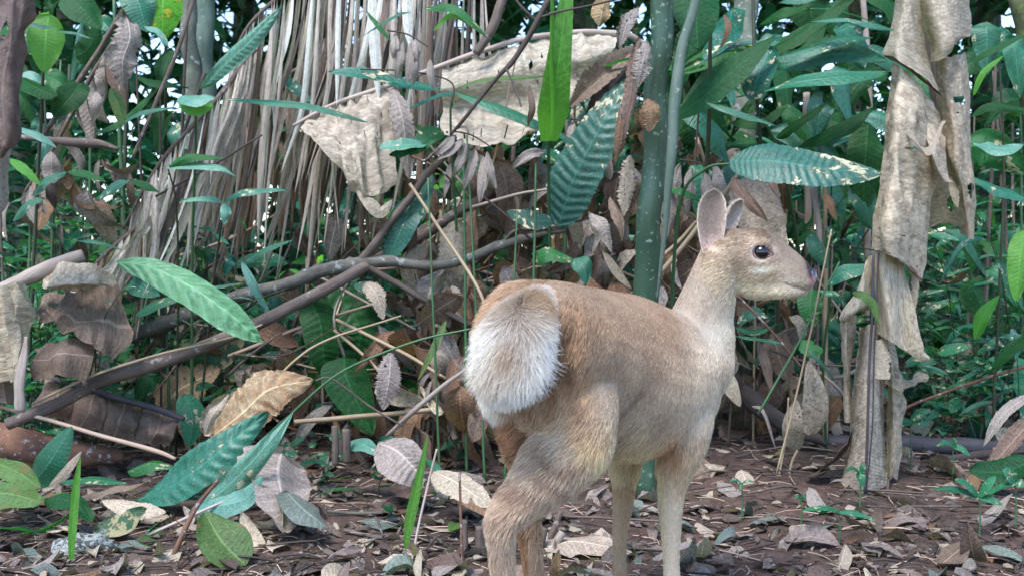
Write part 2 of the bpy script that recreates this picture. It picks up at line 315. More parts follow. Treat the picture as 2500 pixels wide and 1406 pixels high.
M['barkdark'] = wood_mat('bark_dark', (.085, .065, .055, 1), (.035, .028, .025, 1))
M['barklich'] = wood_mat('bark_lichened', (.13, .12, .10, 1), (.05, .045, .04, 1), (.22, .25, .23, 1), .15, stretch=(1, 5))
M['log'] = wood_mat('rotten_log', (.20, .10, .06, 1), (.06, .035, .03, 1), (.32, .29, .30, 1), .25, stretch=(1, 8))
M['culm'] = wood_mat('green_culm', (.032, .078, .040, 1), (.018, .042, .026, 1), (.20, .27, .22, 1), .1, ls=90, stretch=(1, 40), rough=.42, bump=.2, spec=.5)
M['culmgrey'] = wood_mat('grey_green_culm', (.11, .15, .12, 1), (.055, .085, .06, 1), (.22, .27, .23, 1), .0, ls=70, stretch=(1, 20), rough=.6, bump=.3)
M['trunk'] = wood_mat('trunk_grey_lichened', (.16, .17, .13, 1), (.07, .08, .06, 1), (.26, .31, .28, 1), .1, stretch=(1, 3), scale=14)
M['moss'] = wood_mat('trunk_mossy', (.12, .13, .06, 1), (.05, .045, .03, 1), (.10, .15, .03, 1), .5, stretch=(1, 3), scale=14)
M['stemg'] = wood_mat('stem_green', (.045, .115, .04, 1), (.03, .075, .03, 1), rough=.5, bump=.15, spec=.4)
M['stemd'] = wood_mat('stem_dark', (.05, .06, .035, 1), (.03, .035, .02, 1), rough=.6, bump=.2)
M['straw'] = wood_mat('straw', (.33, .25, .155, 1), (.20, .14, .09, 1), stretch=(1, 30), rough=.7, bump=.3)
M['strawpink'] = wood_mat('straw_pinkish', (.46, .33, .25, 1), (.33, .22, .16, 1), stretch=(1, 30), rough=.7, bump=.3)
M['midrib'] = wood_mat('midrib_dark', (.075, .065, .07, 1), (.04, .035, .04, 1), stretch=(1, 20), rough=.6, bump=.4)
M['midribpale'] = wood_mat('midrib_pale', (.42, .34, .29, 1), (.26, .2, .17, 1), stretch=(1, 20), rough=.7, bump=.4)
# ================================================================= setting: soil, far forest floor
def build_ground():
    b = NB('forest_soil'); tc = b.node('ShaderNodeTexCoord'); o = tc.outputs['Object']
    n1 = b.noise(o, 3, 5, .6); n2 = b.noise(o, 28, 6, .7); n3 = b.noise(o, 130, 4, .75)
    col = b.mix(b.ramp(n1, .35, .65), (.085, .052, .040, 1), (.038, .027, .023, 1)); col = b.mix(b.math('MULTIPLY', b.ramp(n2, .42, .7), .7), col, (.15, .10, .078, 1)); col = b.mix(b.math('MULTIPLY', b.ramp(n3, .56, .72), .65), col, (.30, .22, .17, 1)); col = b.mix(b.math('MULTIPLY', b.ramp(n3, .44, .3), .7), col, (.02, .015, .013, 1))
    bp = b.node('ShaderNodeBump'); bp.inputs['Strength'].default_value = 1; bp.inputs['Distance'].default_value = .012; b.put(bp.inputs['Height'], b.math('ADD', b.math('MULTIPLY', n2, .8), b.math('MULTIPLY', n3, .5)))
    pb = b.node('ShaderNodeBsdfPrincipled'); b.put(pb.inputs['Base Color'], col); pb.inputs['Roughness'].default_value = .9; pb.inputs['Specular IOR Level'].default_value = .2; b.put(pb.inputs['Normal'], bp.outputs[0]); b.l.new(pb.outputs[0], b.out.inputs[0])
    xs = np.concatenate([[-60, -20, -8, -4], np.linspace(-2.4, 2.4, 230), [4, 8, 20, 60]]); ys = np.concatenate([[-6, -1, .6], np.linspace(1.0, 5.0, 210), [5.3, 6, 7, 9, 12, 20, 45, 90]])
    V = []
    for y in ys:
        for x in xs:
            h = gz(x, y) + (.004 * noise.noise(Vector((x * 22, y * 22, 1))) + .003 * noise.noise(Vector((x * 55, y * 55, 1))) if abs(x) < 2.5 and y < 5.1 else 0); V.append((x, y, h))
    nx, ny = len(xs), len(ys); F = [(i * nx + j, i * nx + j + 1, (i + 1) * nx + j + 1, (i + 1) * nx + j) for i in range(ny - 1) for j in range(nx - 1)]
    g = mk('ground', V, F, b.m, origin=Vector((0, 0, 0))); tag(g, kind='structure')
build_ground()

# ---------------------------------------------------------------- batches of leaves in one mesh (uncountable stuff)
class Batch:
    def __init__(s): s.V = []; s.F = []; s.U = []; s.C = []; s.k = 0
    def add(s, V, F, U, tint):
        n = len(V); s.V.append(V); s.F.extend([tuple(i + s.k for i in f) for f in F]); s.U.append(U); s.C.append(np.tile(np.array((tint, tint, tint, 1.)), (n, 1))); s.k += n
    def build(s, name, mat, **kw):
        o = mk(name, np.vstack(s.V), s.F, mat, np.vstack(s.U), origin=Vector((0, 0, 0)), col=np.vstack(s.C)); return tag(o, **kw)
def unit_leaf(prof='lance', wid=.3, droop=.35, fold=.2, n=7, nv=3, wave=.1, twist=0.0, rib=0., nrib=10):
    """unit leaf along +Y, width along X, normal +Z, tip drooping"""
    t = np.linspace(0, 1, n); Mm = np.stack([.05 * np.sin(t * 3 + droop), t * (1 - .15 * droop * t), -droop * t ** 2 * .5], 1); tw = twist * t
    s = np.stack([np.cos(tw), np.zeros(n), np.sin(tw)], 1)
    return leaf_vf(Mm, np.full(n, wid / 2), s, None, prof, fold, wave, nv, 0, 0, rib, nrib, random.random() * 30)
def orient(d, up=(0, 0, 1), roll=0.0):
    d = norm(np.array(d, float)); x = norm(np.cross(d, np.array(up, float) + np.array((1e-4, 2e-4, 0)))); z = np.cross(x, d); c, s_ = math.cos(roll), math.sin(roll)
    return np.stack([x * c + z * s_, d, z * c - x * s_], 1)          # columns: x(width), y(length), z(normal)
def rand_dir(el0, el1):
    a = random.uniform(0, 2 * math.pi); e = R(random.uniform(el0, el1)); return np.array((math.cos(a) * math.cos(e), math.sin(a) * math.cos(e), math.sin(e)))

# ---------------------------------------------------------------- far forest: trunks, saplings, foliage masses, canopy
UL = [unit_leaf('lance', w, dr, .2, 5, 3, .1, tw) for w, dr, tw in ((.26, .3, 0), (.34, .6, .3), (.22, .1, -.3), (.42, .5, .2), (.16, .8, 0))]
UO = [unit_leaf('ovate', w, dr, .15, 5, 3, .1, tw) for w, dr, tw in ((.45, .2, 0), (.55, .5, .2), (.38, .8, -.2))]
def scatter(batch, n, fpos, size, kinds, el=(-50, 30), up=(0, -.25, 1)):
    for _ in range(n):
        p = fpos(); k = random.choice(kinds); L = random.uniform(*size); A = orient(rand_dir(*el), up, random.gauss(0, .5)); V, F, U = k
        batch.add(V * L @ A.T + np.array(p), F, U, random.random())
def far_forest():
    random.seed(11)
    trunks = [(-3.6, 8.0, .16), (-2.7, 6.4, .07), (-1.9, 9.5, .2), (-.9, 7.2, .09), (-.2, 10.5, .22), (.5, 6.9, .07), (1.3, 8.8, .15), (2.2, 7.0, .08), (3.1, 9.8, .2), (3.7, 7.6, .10), (-4.8, 10.5, .2), (4.9, 11, .22), (-1.3, 12, .2), (2.1, 12.5, .2), (-3.2, 12.5, .2), (0.9, 14, .25)]
    for i, (x, y, r) in enumerate(trunks):
        h = random.uniform(7, 9); e = empty('forest_tree', Vector((x, y, gz(x, y))), 'forest tree behind the thicket, trunk half hidden', 'tree', 'trees in the forest behind')
        lean = random.uniform(-.4, .4); C = crom([(x, y, -.1), (x + lean * .3, y, h * .35), (x + lean, y + .2, h * .7), (x + lean * 1.2, y + .1, h)], 16); V, F, uv = tube_vf(C, np.linspace(r, r * .45, 16) / 2 * 1.6, 10, .12, 8); mk('trunk', V, F, M['trunk'], uv, e)
        b = Batch(); tp = C[-1]
        scatter(b, 420, lambda: tp + np.array((random.gauss(0, 1.1), random.gauss(0, 1.1), random.gauss(-.6, .7))), (.22, .42), UL + UO); 
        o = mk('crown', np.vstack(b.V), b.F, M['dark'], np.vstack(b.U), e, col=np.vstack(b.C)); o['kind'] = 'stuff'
        for k in range(5):
            q = C[random.randint(9, 14)]; d = rand_dir(15, 50); V, F, uv = tube_vf(crom([q, q + d * .5, q + d * 1.1 + np.array((0, 0, .2))], 6), np.linspace(r * .25, .012, 6), 6, 0); mk('limb', V, F, M['trunk'], uv, e)
    # wall of leaves, thinning towards a few bright openings
    def wall(y0, y1, z0, z1, gap):
        def f():
            while True:
                y = random.uniform(y0, y1); x = random.uniform(-.62, .62) * y; z = random.uniform(z0, z1) * (y / y0) ** .5
                g = noise.noise(Vector((x * 1.1, y * .7, z * 1.3 + 5))); px = 1250 + x / y * FPX; zz = 600 - (z - HC) / y * FPX
                hole = math.exp(-((px - 930) / 130) ** 2 - ((zz - 30) / 130) ** 2) * .55 + math.exp(-((px - 2440) / 70) ** 2 - ((zz - 170) / 190) ** 2) * .5 + math.exp(-((px - 60) / 90) ** 2 - ((zz - 130) / 120) ** 2) * .5
                if g > -.12 + gap + hole - random.random() * .12 or (zz > 260 and random.random() < .8): return np.array((x, y, z))
        return f
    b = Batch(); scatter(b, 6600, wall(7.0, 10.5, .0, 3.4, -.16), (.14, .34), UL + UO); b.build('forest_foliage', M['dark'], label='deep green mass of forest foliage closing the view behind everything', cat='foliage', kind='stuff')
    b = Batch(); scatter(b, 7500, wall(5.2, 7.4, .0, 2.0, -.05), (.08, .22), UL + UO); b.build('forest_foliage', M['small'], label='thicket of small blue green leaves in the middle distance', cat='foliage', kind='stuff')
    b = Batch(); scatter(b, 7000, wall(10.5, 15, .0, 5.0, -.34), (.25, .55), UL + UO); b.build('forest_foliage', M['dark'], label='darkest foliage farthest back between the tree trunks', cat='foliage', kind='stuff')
    # leaf cover added overhead, out of the picture, to shade the thicket
    b = Batch(); scatter(b, 12000, lambda: (lambda y: np.array((random.uniform(-6, 6), y, random.uniform(1.0 + .27 * y, 2.6 + .30 * y))))(random.uniform(3.9, 12)), (.3, .6), UL + UO, (-30, 20)); b.build('shade_canopy', M['dark'], label='unseen leaf cover added overhead to shade the thicket', cat='shade_canopy', kind='stuff')
far_forest()
# ================================================================= helpers for plants
def lset(parent, rows):
    """rows: (pts, width, material, options)"""
    for pts, w, m, o in rows: leaf(pts, w, M[m], parent=parent, **{'rag': random.choice((0, .05, .09)), 'wave': .2, **o})
LEAFMESH = {}
def leafmesh(kind, mat, k):
    key = (kind, mat, k)
    if key not in LEAFMESH:
        random.seed(hash((len(kind), len(mat), k, 5)) % 1000 + k * 17)
        pr = dict(small=('ovate', .42, .5, .2, 9, 5, .12), lance=('lance', .24, .6, .2, 11, 5, .12), broad=('lance', .34, .45, .15, 13, 7, .14), blade=('strap', .09, .9, .25, 11, 3, .1), litter=('ovate', .48, .35, .1, 8, 5, .35), litterlong=('lance', .30, .25, .2, 9, 5, .3), curl=('ovate', .5, 1.3, .5, 10, 5, .4))[kind]
        V, F, U = unit_leaf(pr[0], pr[1] * random.uniform(.85, 1.15), pr[2] * random.uniform(.6, 1.4), pr[3], pr[4], pr[5], pr[6], random.uniform(-.4, .4))
        if kind in ('litter', 'curl', 'litterlong'):
            V = V.copy(); V[:, 2] += (.35 if kind == 'curl' else .15) * V[:, 0] ** 2 * 4 * random.choice((1, -.6)) + random.uniform(0, .12) * np.sin(V[:, 1] * 5)
        me = bpy.data.meshes.new('leaf'); me.from_pydata(V.tolist(), [], F); li = np.empty(len(me.loops), dtype=np.int32); me.loops.foreach_get('vertex_index', li)
        me.uv_layers.new(name='UVMap').data.foreach_set('uv', U.astype(np.float32)[li].ravel()); me.polygons.foreach_set('use_smooth', [True] * len(me.polygons)); me.materials.append(M[mat]); LEAFMESH[key] = me
    return LEAFMESH[key]
def inst(kind, mat, p, A, L, parent=None, name='leaf', **kw):
    st = random.getstate(); me = leafmesh(kind, mat, random.Random(p[0] * 91.7 + p[2] * 13).randint(0, 3)); random.setstate(st)
    o = bpy.data.objects.new(name, me); COL.objects.link(o)
    mt = Matrix([[A[i][j] * L for j in range(3)] + [0] for i in range(3)] + [[0, 0, 0, 1]]); mt.translation = Vector(p) - (parent.location if parent else Vector((0, 0, 0)))
    if parent: o.parent = parent
    o.matrix_local = mt
    if parent is None: o.matrix_basis = mt
    return tag(o, **kw) if kw else o
def shrub(base, h, nl, L, kind, mat, name='understory_plant', lean=.32, stem='stemd', sr=.0022, el=(-25, 35), up=(0, -.35, 1), t0=.3, stems=1, **kw):
    e = empty(name, base, **kw)
    for s in range(stems):
        dx = np.array((random.gauss(0, lean), random.gauss(0, lean), 0)) * h; b = np.array(base); C = crom([b - np.array((0, 0, .01)), b + dx * .3 + np.array((0, 0, h * .4)), b + dx * .8 + np.array((0, 0, h * .8)), b + dx * 1.4 + np.array((0, 0, h))], 10)
        V, F, uv = tube_vf(C, np.linspace(sr, sr * .4, 10), 5, 0); mk('stem', V, F, M[stem], uv, e)
        a0 = random.random() * 6
        for k in range(nl):
            t = t0 + (1 - t0) * (k + .5) / nl; p = C[min(9, int(t * 9.5))]; az = a0 + k * 2.4; ele = R(random.uniform(*el)); d = np.array((math.cos(az) * math.cos(ele), math.sin(az) * math.cos(ele) * .8, math.sin(ele)))
            inst(kind, mat, p, orient(d, up, random.gauss(0, .35)), L * random.uniform(.65, 1.2), e)
    return e
def blob_tube(name, pts3, r, mat, parent=None, **kw):
    C = crom(pts3, max(8, 5 * len(pts3))); V, F, uv = tube_vf(C, np.interp(np.linspace(0, 1, len(C)), np.linspace(0, 1, len(r)), r), 7, .1); o = mk(name, V, F, mat, uv, parent); return tag(o, **kw) if kw else o
# ================================================================= right: the big hanging dead banana leaf
random.seed(21)
def hanging_leaf():
    b = P(2112, 1205, 2.6); e = empty('dead_banana_leaf', Vector((b.x, b.y, gz(b.x, b.y))), 'huge pale dead banana leaf hanging to the ground at the right, ribbed and torn', 'dead leaf')
    T, TR, PA = M['tan'], M['tanrib'], M['paper']
    # upper left fold
    sheet([[(2188, -60, 2.50), (2200, -60, 2.44), (2222, -60, 2.44), (2240, -60, 2.5)], [(2178, 60, 2.50), (2195, 60, 2.42), (2225, 60, 2.42), (2252, 60, 2.5)], [(2160, 122, 2.49), (2185, 120, 2.40), (2232, 140, 2.42), (2268, 150, 2.49)], [(2158, 134, 2.48), (2190, 146, 2.39), (2245, 185, 2.41), (2290, 224, 2.48)]], PA, 'blade', e, 34, 30, .010, 8, .4)
    sheet([[(2158, 132, 2.495), (2190, 144, 2.40), (2245, 184, 2.42), (2292, 224, 2.49)], [(2160, 142, 2.51), (2192, 156, 2.43), (2250, 198, 2.45), (2296, 234, 2.50)]], M['brown'], 'fold_rim', e, 5, 30, .003, 8, .3)
    # long front fold
    sheet([[(2172, 152, 2.50), (2200, 165, 2.42), (2250, 215, 2.45), (2302, 290, 2.52)], [(2168, 210, 2.52), (2192, 230, 2.40), (2250, 262, 2.43), (2303, 300, 2.52)], [(2155, 340, 2.52), (2185, 345, 2.39), (2250, 350, 2.42), (2300, 380, 2.52)],
           [(2142, 450, 2.53), (2172, 450, 2.39), (2240, 450, 2.43), (2292, 455, 2.53)], [(2134, 540, 2.53), (2165, 545, 2.38), (2225, 550, 2.43), (2270, 560, 2.53)], [(2128, 608, 2.53), (2162, 618, 2.39), (2212, 648, 2.44), (2252, 690, 2.52)]], T, 'blade', e, 90, 44, .013, 9, .35, .0, slit=.06)
    sheet([[(2128, 608, 2.53), (2162, 618, 2.39), (2212, 648, 2.44), (2252, 690, 2.52)], [(2131, 600, 2.55), (2164, 612, 2.43), (2212, 640, 2.47), (2250, 676, 2.54)]], M['brown'], 'fold_rim', e, 4, 30, .003, 8, .3)
    sheet([[(2226, 262, 2.50), (2262, 300, 2.47), (2305, 330, 2.49)], [(2250, 320, 2.47), (2285, 400, 2.41), (2312, 430, 2.47)], [(2290, 420, 2.47), (2300, 440, 2.43), (2330, 450, 2.46)]], T, 'blade', e, 24, 20, .010, 9, .5, .05)
    sheet([[(2180, 300, 2.40), (2260, 360, 2.385), (2303, 290, 2.44)], [(2230, 330, 2.39), (2270, 380, 2.37), (2308, 300, 2.42)]], PA, 'blade', e, 8, 20, .006, 9, .4)
    # right fold
    sheet([[(2222, -60, 2.53), (2270, -60, 2.44), (2330, -60, 2.44), (2362, -60, 2.5)], [(2248, 60, 2.53), (2290, 60, 2.42), (2340, 60, 2.42), (2368, 70, 2.5)], [(2270, 110, 2.52), (2300, 112, 2.41), (2345, 95, 2.42), (2366, 92, 2.48)], [(2274, 152, 2.52), (2300, 144, 2.42), (2330, 118, 2.43), (2345, 106, 2.48)]], PA, 'blade', e, 36, 30, .012, 8, .5)
    sheet([[(2275, 146, 2.56), (2310, 140, 2.48), (2350, 130, 2.50), (2362, 128, 2.55)], [(2286, 240, 2.56), (2315, 240, 2.47), (2352, 240, 2.48), (2364, 240, 2.55)], [(2292, 320, 2.56), (2325, 320, 2.46), (2355, 320, 2.48), (2364, 320, 2.55)], [(2302, 400, 2.56), (2335, 400, 2.47), (2360, 400, 2.49), (2370, 400, 2.55)], [(2322, 470, 2.57), (2345, 470, 2.49), (2368, 470, 2.50), (2379, 470, 2.56)], [(2350, 572, 2.57), (2360, 576, 2.53), (2370, 580, 2.53), (2376, 570, 2.57)]], T, 'blade', e, 56, 26, .014, 9, .4, .09)
    sheet([[(2218, 0, 2.57), (2262, 0, 2.57)], [(2252, 120, 2.57), (2300, 130, 2.59)], [(2280, 300, 2.58), (2320, 300, 2.6)]], M['litterdark'], 'shaded_inner_fold', e, 20, 8, .01, 8)  # darkened sheet imitates the deep shade between the two folds
    sheet([[(2290, 400, 2.60), (2330, 430, 2.60), (2360, 450, 2.60)], [(2275, 480, 2.60), (2320, 490, 2.58), (2368, 510, 2.60)], [(2264, 556, 2.60), (2320, 545, 2.58), (2376, 578, 2.60)]], T, 'blade', e, 24, 20, .014, 9, .5, .02)
    leaf([(2318, 430, 2.52), (2330, 470, 2.50), (2338, 508, 2.5)], 34, T, parent=e, name='torn_strip', roll=10, rag=.4)
    leaf([(2235, 600, 2.5), (2236, 680, 2.5), (2232, 770, 2.5)], 34, T, parent=e, name='torn_strip', roll=20, rag=.6, holes=.15)
    # middle apron
    sheet([[(2136, 612, 2.50), (2160, 610, 2.46), (2200, 620, 2.48)], [(2136, 700, 2.50), (2165, 700, 2.44), (2210, 710, 2.48)], [(2134, 770, 2.50), (2170, 775, 2.43), (2218, 790, 2.48)], [(2134, 812, 2.50), (2175, 835, 2.44), (2228, 866, 2.48)]], TR, 'blade', e, 50, 30, .008, 9, .3, uvdir=1)
    sheet([[(2134, 622, 2.50), (2112, 640, 2.48), (2100, 680, 2.5)], [(2134, 690, 2.50), (2105, 700, 2.46), (2082, 720, 2.5)], [(2132, 745, 2.50), (2095, 755, 2.45), (2056, 775, 2.5)], [(2108, 758, 2.52), (2080, 760, 2.50), (2052, 782, 2.53)]], TR, 'blade', e, 34, 24, .008, 9, .3, uvdir=1)
    leaf([(2196, 640, 2.50), (2212, 730, 2.47), (2228, 820, 2.46), (2248, 862, 2.46), (2272, 876, 2.47)], 42, T, parent=e, name='curled_strip', prof='strap', roll=15, fold=.5, wave=.1)
    sheet([[(2052, 770, 2.53), (2070, 762, 2.50), (2092, 768, 2.54)], [(2050, 850, 2.53), (2068, 850, 2.49), (2090, 850, 2.54)], [(2056, 940, 2.55), (2068, 940, 2.52), (2080, 940, 2.55)], [(2066, 1030, 2.57), (2071, 1030, 2.55), (2078, 1030, 2.57)]], T, 'side_flap', e, 40, 12, .012, 9, .4)
    # ribbed column, folded along its midrib
    sheet([[(2100, 800, 2.56), (2118, 792, 2.49), (2126, 790, 2.475), (2140, 792, 2.49), (2152, 800, 2.56)], [(2088, 900, 2.57), (2108, 900, 2.49), (2124, 900, 2.47), (2142, 900, 2.49), (2156, 900, 2.57)], [(2078, 1000, 2.59), (2098, 1000, 2.50), (2120, 1000, 2.475), (2144, 1000, 2.50), (2158, 1000, 2.60)], [(2074, 1100, 2.60), (2092, 1100, 2.52), (2116, 1100, 2.49), (2144, 1100, 2.52), (2162, 1100, 2.61)], [(2044, 1200, 2.60), (2080, 1190, 2.54), (2112, 1212, 2.515), (2146, 1195, 2.53), (2174, 1185, 2.60)]], TR, 'ribbed_blade', e, 90, 34, .004, 14, .5, uvdir=0)
    sheet([[(2150, 800, 2.55), (2160, 800, 2.51), (2176, 820, 2.54)], [(2158, 880, 2.55), (2175, 880, 2.50), (2200, 890, 2.55)], [(2160, 960, 2.57), (2180, 960, 2.52), (2211, 960, 2.57)], [(2166, 1050, 2.59), (2182, 1050, 2.56), (2200, 1050, 2.6)], [(2170, 1168, 2.61), (2176, 1168, 2.6), (2186, 1168, 2.61)]], T, 'side_flap', e, 50, 20, .014, 10, .7)
    sheet([[(2172, 860, 2.53), (2160, 930, 2.52)], [(2205, 925, 2.53), (2190, 950, 2.53)], [(2240, 905, 2.54), (2228, 940, 2.54)], [(2264, 912, 2.55), (2250, 925, 2.55)]], M['paper'], 'torn_strip', e, 20, 10, .02, 14, .6)
    leaf([(2140, 830, 2.48), (2150, 870, 2.47), (2148, 925, 2.47)], 50, TR, parent=e, name='torn_strip', prof='rect', roll=10, rag=.3)
    for x0, w_ in ((0, 7), (11, 4)):
        tube('midrib', [(2132 + x0, 618, 2.46, w_), (2129 + x0, 760, 2.455, w_), (2122 + x0, 900, 2.455, w_), (2118 + x0, 1050, 2.465, w_), (2111 + x0 * .3, 1208, 2.49, w_)], M['midrib'], e)
hanging_leaf()

# ---------------------------------------------------------------- the green culm behind the deer
def culm():
    g = G(1568, 2.56); e = empty('giant_green_stem', g, 'thick dark green upright stem with pale flecks, just behind the deer', 'plant stem')
    tube('stalk', [(1622, -80, 2.42, 58), (1612, 120, 2.44, 56), (1600, 320, 2.46, 58), (1586, 520, 2.49, 60), (1572, 740, 2.52, 62), (1568, 980, 2.55, 60), (1568, 1235, 2.57, 62)], M['culm'], e, n=60, sides=18, rough=.03, fs=6)
    tube('side_stalk', [(1712, -60, 2.37, 22), (1690, 40, 2.38, 24), (1664, 130, 2.38, 26), (1650, 220, 2.38, 30), (1640, 340, 2.39, 26), (1632, 470, 2.40, 20), (1618, 600, 2.42, 12), (1604, 740, 2.46, 6)], M['culmgrey'], e, n=50, sides=12, rough=.06)
    for pts, w, m in ((([(1562, 90, 2.4), (1548, 150, 2.38), (1540, 230, 2.38), (1520, 320, 2.39), (1498, 408, 2.4)]), 34, 'brown'), ([(1580, 100, 2.38), (1568, 160, 2.37), (1556, 215, 2.38)], 42, 'grey'), ([(1520, 250, 2.4), (1512, 320, 2.38), (1503, 400, 2.39)], 20, 'rust'), ([(1555, 20, 2.42), (1530, 60, 2.4), (1512, 120, 2.41)], 36, 'grey'), ([(1582, 240, 2.39), (1590, 275, 2.375), (1584, 322, 2.385)], 46, 'rust'),
                      ([(1540, 380, 2.45), (1530, 450, 2.46), (1522, 530, 2.47)], 40, 'tan')):
        leaf(pts, w, M[m], parent=e, name='dry_sheath', prof='strap', roll=15, rag=.5, wave=.35, holes=.12)
    return e
culm()
def thing_leaf(pts, w, mat, label, name='dead_leaf', cat='dead leaf', **o): return leaf(pts, w, M[mat], name=name, label=label, cat=cat, **o)

# ---------------------------------------------------------------- broad-leaved plants on the upper right
def rp(label, base, stems, rows, name='broadleaf_plant', cat='plant', group=None):
    g = G(*base); e = empty(name, g, label, cat, group)
    for s in stems: tube('stem', s[0], M[s[1]], e, rough=.05)
    lset(e, rows); return e
rp('tall plant with dark green hanging leaves left of the thin grey side stem', (1700, 3.0), [([(1705, 1125, 3.0, 14), (1712, 700, 2.9, 12), (1730, 300, 2.7, 11), (1735, -40, 2.6, 9)], 'stemd')], [
    ([(1690, -60, 2.55), (1700, 20, 2.5), (1704, 126, 2.48)], 125, 'dark', dict(prof='ovate', roll=20, fold=.1)),
    ([(1640, 292, 2.62), (1720, 235, 2.56), (1800, 165, 2.53), (1892, 88, 2.52)], 84, 'dark', dict(prof='strap', roll=[55, 40, 35, 30], fold=.08, wave=.1, rag=.08)),
    ([(1790, 20, 2.8), (1770, 90, 2.78), (1720, 150, 2.76)], 120, 'teal', dict(prof='ovate', roll=50)),
    ([(1768, 35, 2.60), (1778, 70, 2.58), (1760, 118, 2.58)], 26, 'rust', dict(roll=10)),
    ([(1620, 460, 2.75), (1660, 468, 2.7), (1716, 492, 2.7)], 34, 'mid', dict(prof='lance', roll=35)),
    ([(1722, 250, 2.45), (1800, 278, 2.42), (1896, 308, 2.42)], 34, 'teal', dict(roll=45)), 
    ([(1880, 120, 2.6), (1850, 190, 2.56), (1835, 248, 2.56)], 92, 'teal', dict(prof='ovate', roll=30)),
])
rp('leafy plant with long blue green leaves reaching right to the hanging banana leaf', (1905, 3.1), [([(1905, 1100, 3.1, 12), (1895, 700, 3.0, 10), (1865, 420, 2.8, 10), (1845, 200, 2.7, 9), (1838, -40, 2.7, 9)], 'stemd'), ([(1980, 1080, 3.15, 10), (1960, 700, 3.0, 9), (1915, 420, 2.8, 8), (1870, 300, 2.7, 7)], 'stemg')], [
    ([(1852, 138, 2.62), (1930, 100, 2.58), (2010, 50, 2.56), (2098, -12, 2.56)], 84, 'dark', dict(prof='lance', roll=[60, 45, 40, 35])),
    ([(1855, 62, 2.75), (1910, 32, 2.7), (1978, 22, 2.7)], 62, 'dark', dict(prof='lance', roll=50)),
    ([(1970, 56, 2.5), (2060, 48, 2.47), (2120, 62, 2.46), (2190, 76, 2.47)], 42, 'teal', dict(roll=60)),
    ([(1890, 146, 2.55), (1970, 122, 2.52), (2050, 96, 2.52), (2132, 92, 2.54)], 54, 'teal', dict(roll=60, prof='strap')),
    ([(1888, 168, 2.6), (1960, 150, 2.56), (2060, 132, 2.55), (2170, 150, 2.56)], 70, 'teal', dict(roll=40, prof='strap', fold=-.2)),
    ([(1862, 226, 2.52), (1950, 200, 2.48), (2060, 188, 2.46), (2168, 180, 2.48)], 62, 'teal', dict(roll=62, prof='strap', fold=.1)),
    ([(1900, 170, 2.68), (1960, 130, 2.66), (2020, 60, 2.66)], 76, 'dark', dict(roll=30)),
    ([(1780, 300, 2.8), (1860, 300, 2.75), (1920, 262, 2.75)], 60, 'dark', dict(roll=40)),
    ([(1896, 338, 2.75), (1950, 300, 2.7), (2016, 256, 2.7)], 56, 'dark', dict(roll=45)), ([(1950, 360, 2.75), (2050, 318, 2.68), (2140, 262, 2.66)], 74, 'dark', dict(roll=40)),
    ([(1990, 330, 2.85), (2070, 330, 2.8), (2140, 310, 2.8)], 40, 'teal', dict(roll=60)),
    ([(2120, 300, 2.75), (2112, 400, 2.72), (2108, 520, 2.72)], 90, 'dark', dict(prof='ovate', roll=20)), ([(2096, 440, 2.74), (2110, 490, 2.72), (2130, 560, 2.72)], 70, 'teal', dict(prof='ovate', roll=30)),
    ([(1800, 225, 2.7), (1835, 210, 2.68), (1880, 150, 2.68)], 64, 'mid', dict(roll=40)), ([(1900, 10, 2.8), (1990, -10, 2.8), (2080, -30, 2.8)], 60, 'teal', dict(roll=50))])
rp('plant with one big blue green leaf eaten in cream patches above the deer head', (1650, 2.7), [([(1650, 1185, 2.72, 12), (1640, 800, 2.62, 10), (1660, 500, 2.5, 8), (1720, 415, 2.42, 7), (1785, 400, 2.36, 6)], 'stemg')], [
    ([(1780, 396, 2.34), (1880, 392, 2.30), (2010, 412, 2.28), (2154, 424, 2.29)], 128, 'tealdmg', dict(prof='ovate', roll=[48, 44, 44, 44], fold=.06, wave=.1, rag=.07, rib=.045, nrib=20, nv=15, n=90))])
rp('plant bearing a tall ribbed leaf torn to cream along its left edge', (1400, 2.95), [([(1395, 1110, 2.95, 10), (1388, 800, 2.9, 9), (1378, 560, 2.85, 8)], 'stemg')], [
    ([(1362, 556, 2.84), (1400, 440, 2.80), (1462, 320, 2.78), (1532, 194, 2.80)], 128, 'tealdmg', dict(prof='ovate', roll=[25, 20, 15, 20], fold=.05, wave=.12, rag=.12, rib=.06, nrib=16, nv=15, n=80)),
    ([(1350, 540, 2.8), (1290, 538, 2.77), (1236, 516, 2.76)], 58, 'tealdmg', dict(prof='ovate', roll=40)), ([(1300, 640, 2.75), (1340, 620, 2.72), (1402, 640, 2.72)], 44, 'mid', dict(prof='ovate', roll=35)), ([(1400, 632, 2.70), (1425, 650, 2.68), (1432, 694, 2.68)], 52, 'teal', dict(prof='ovate', roll=25))])
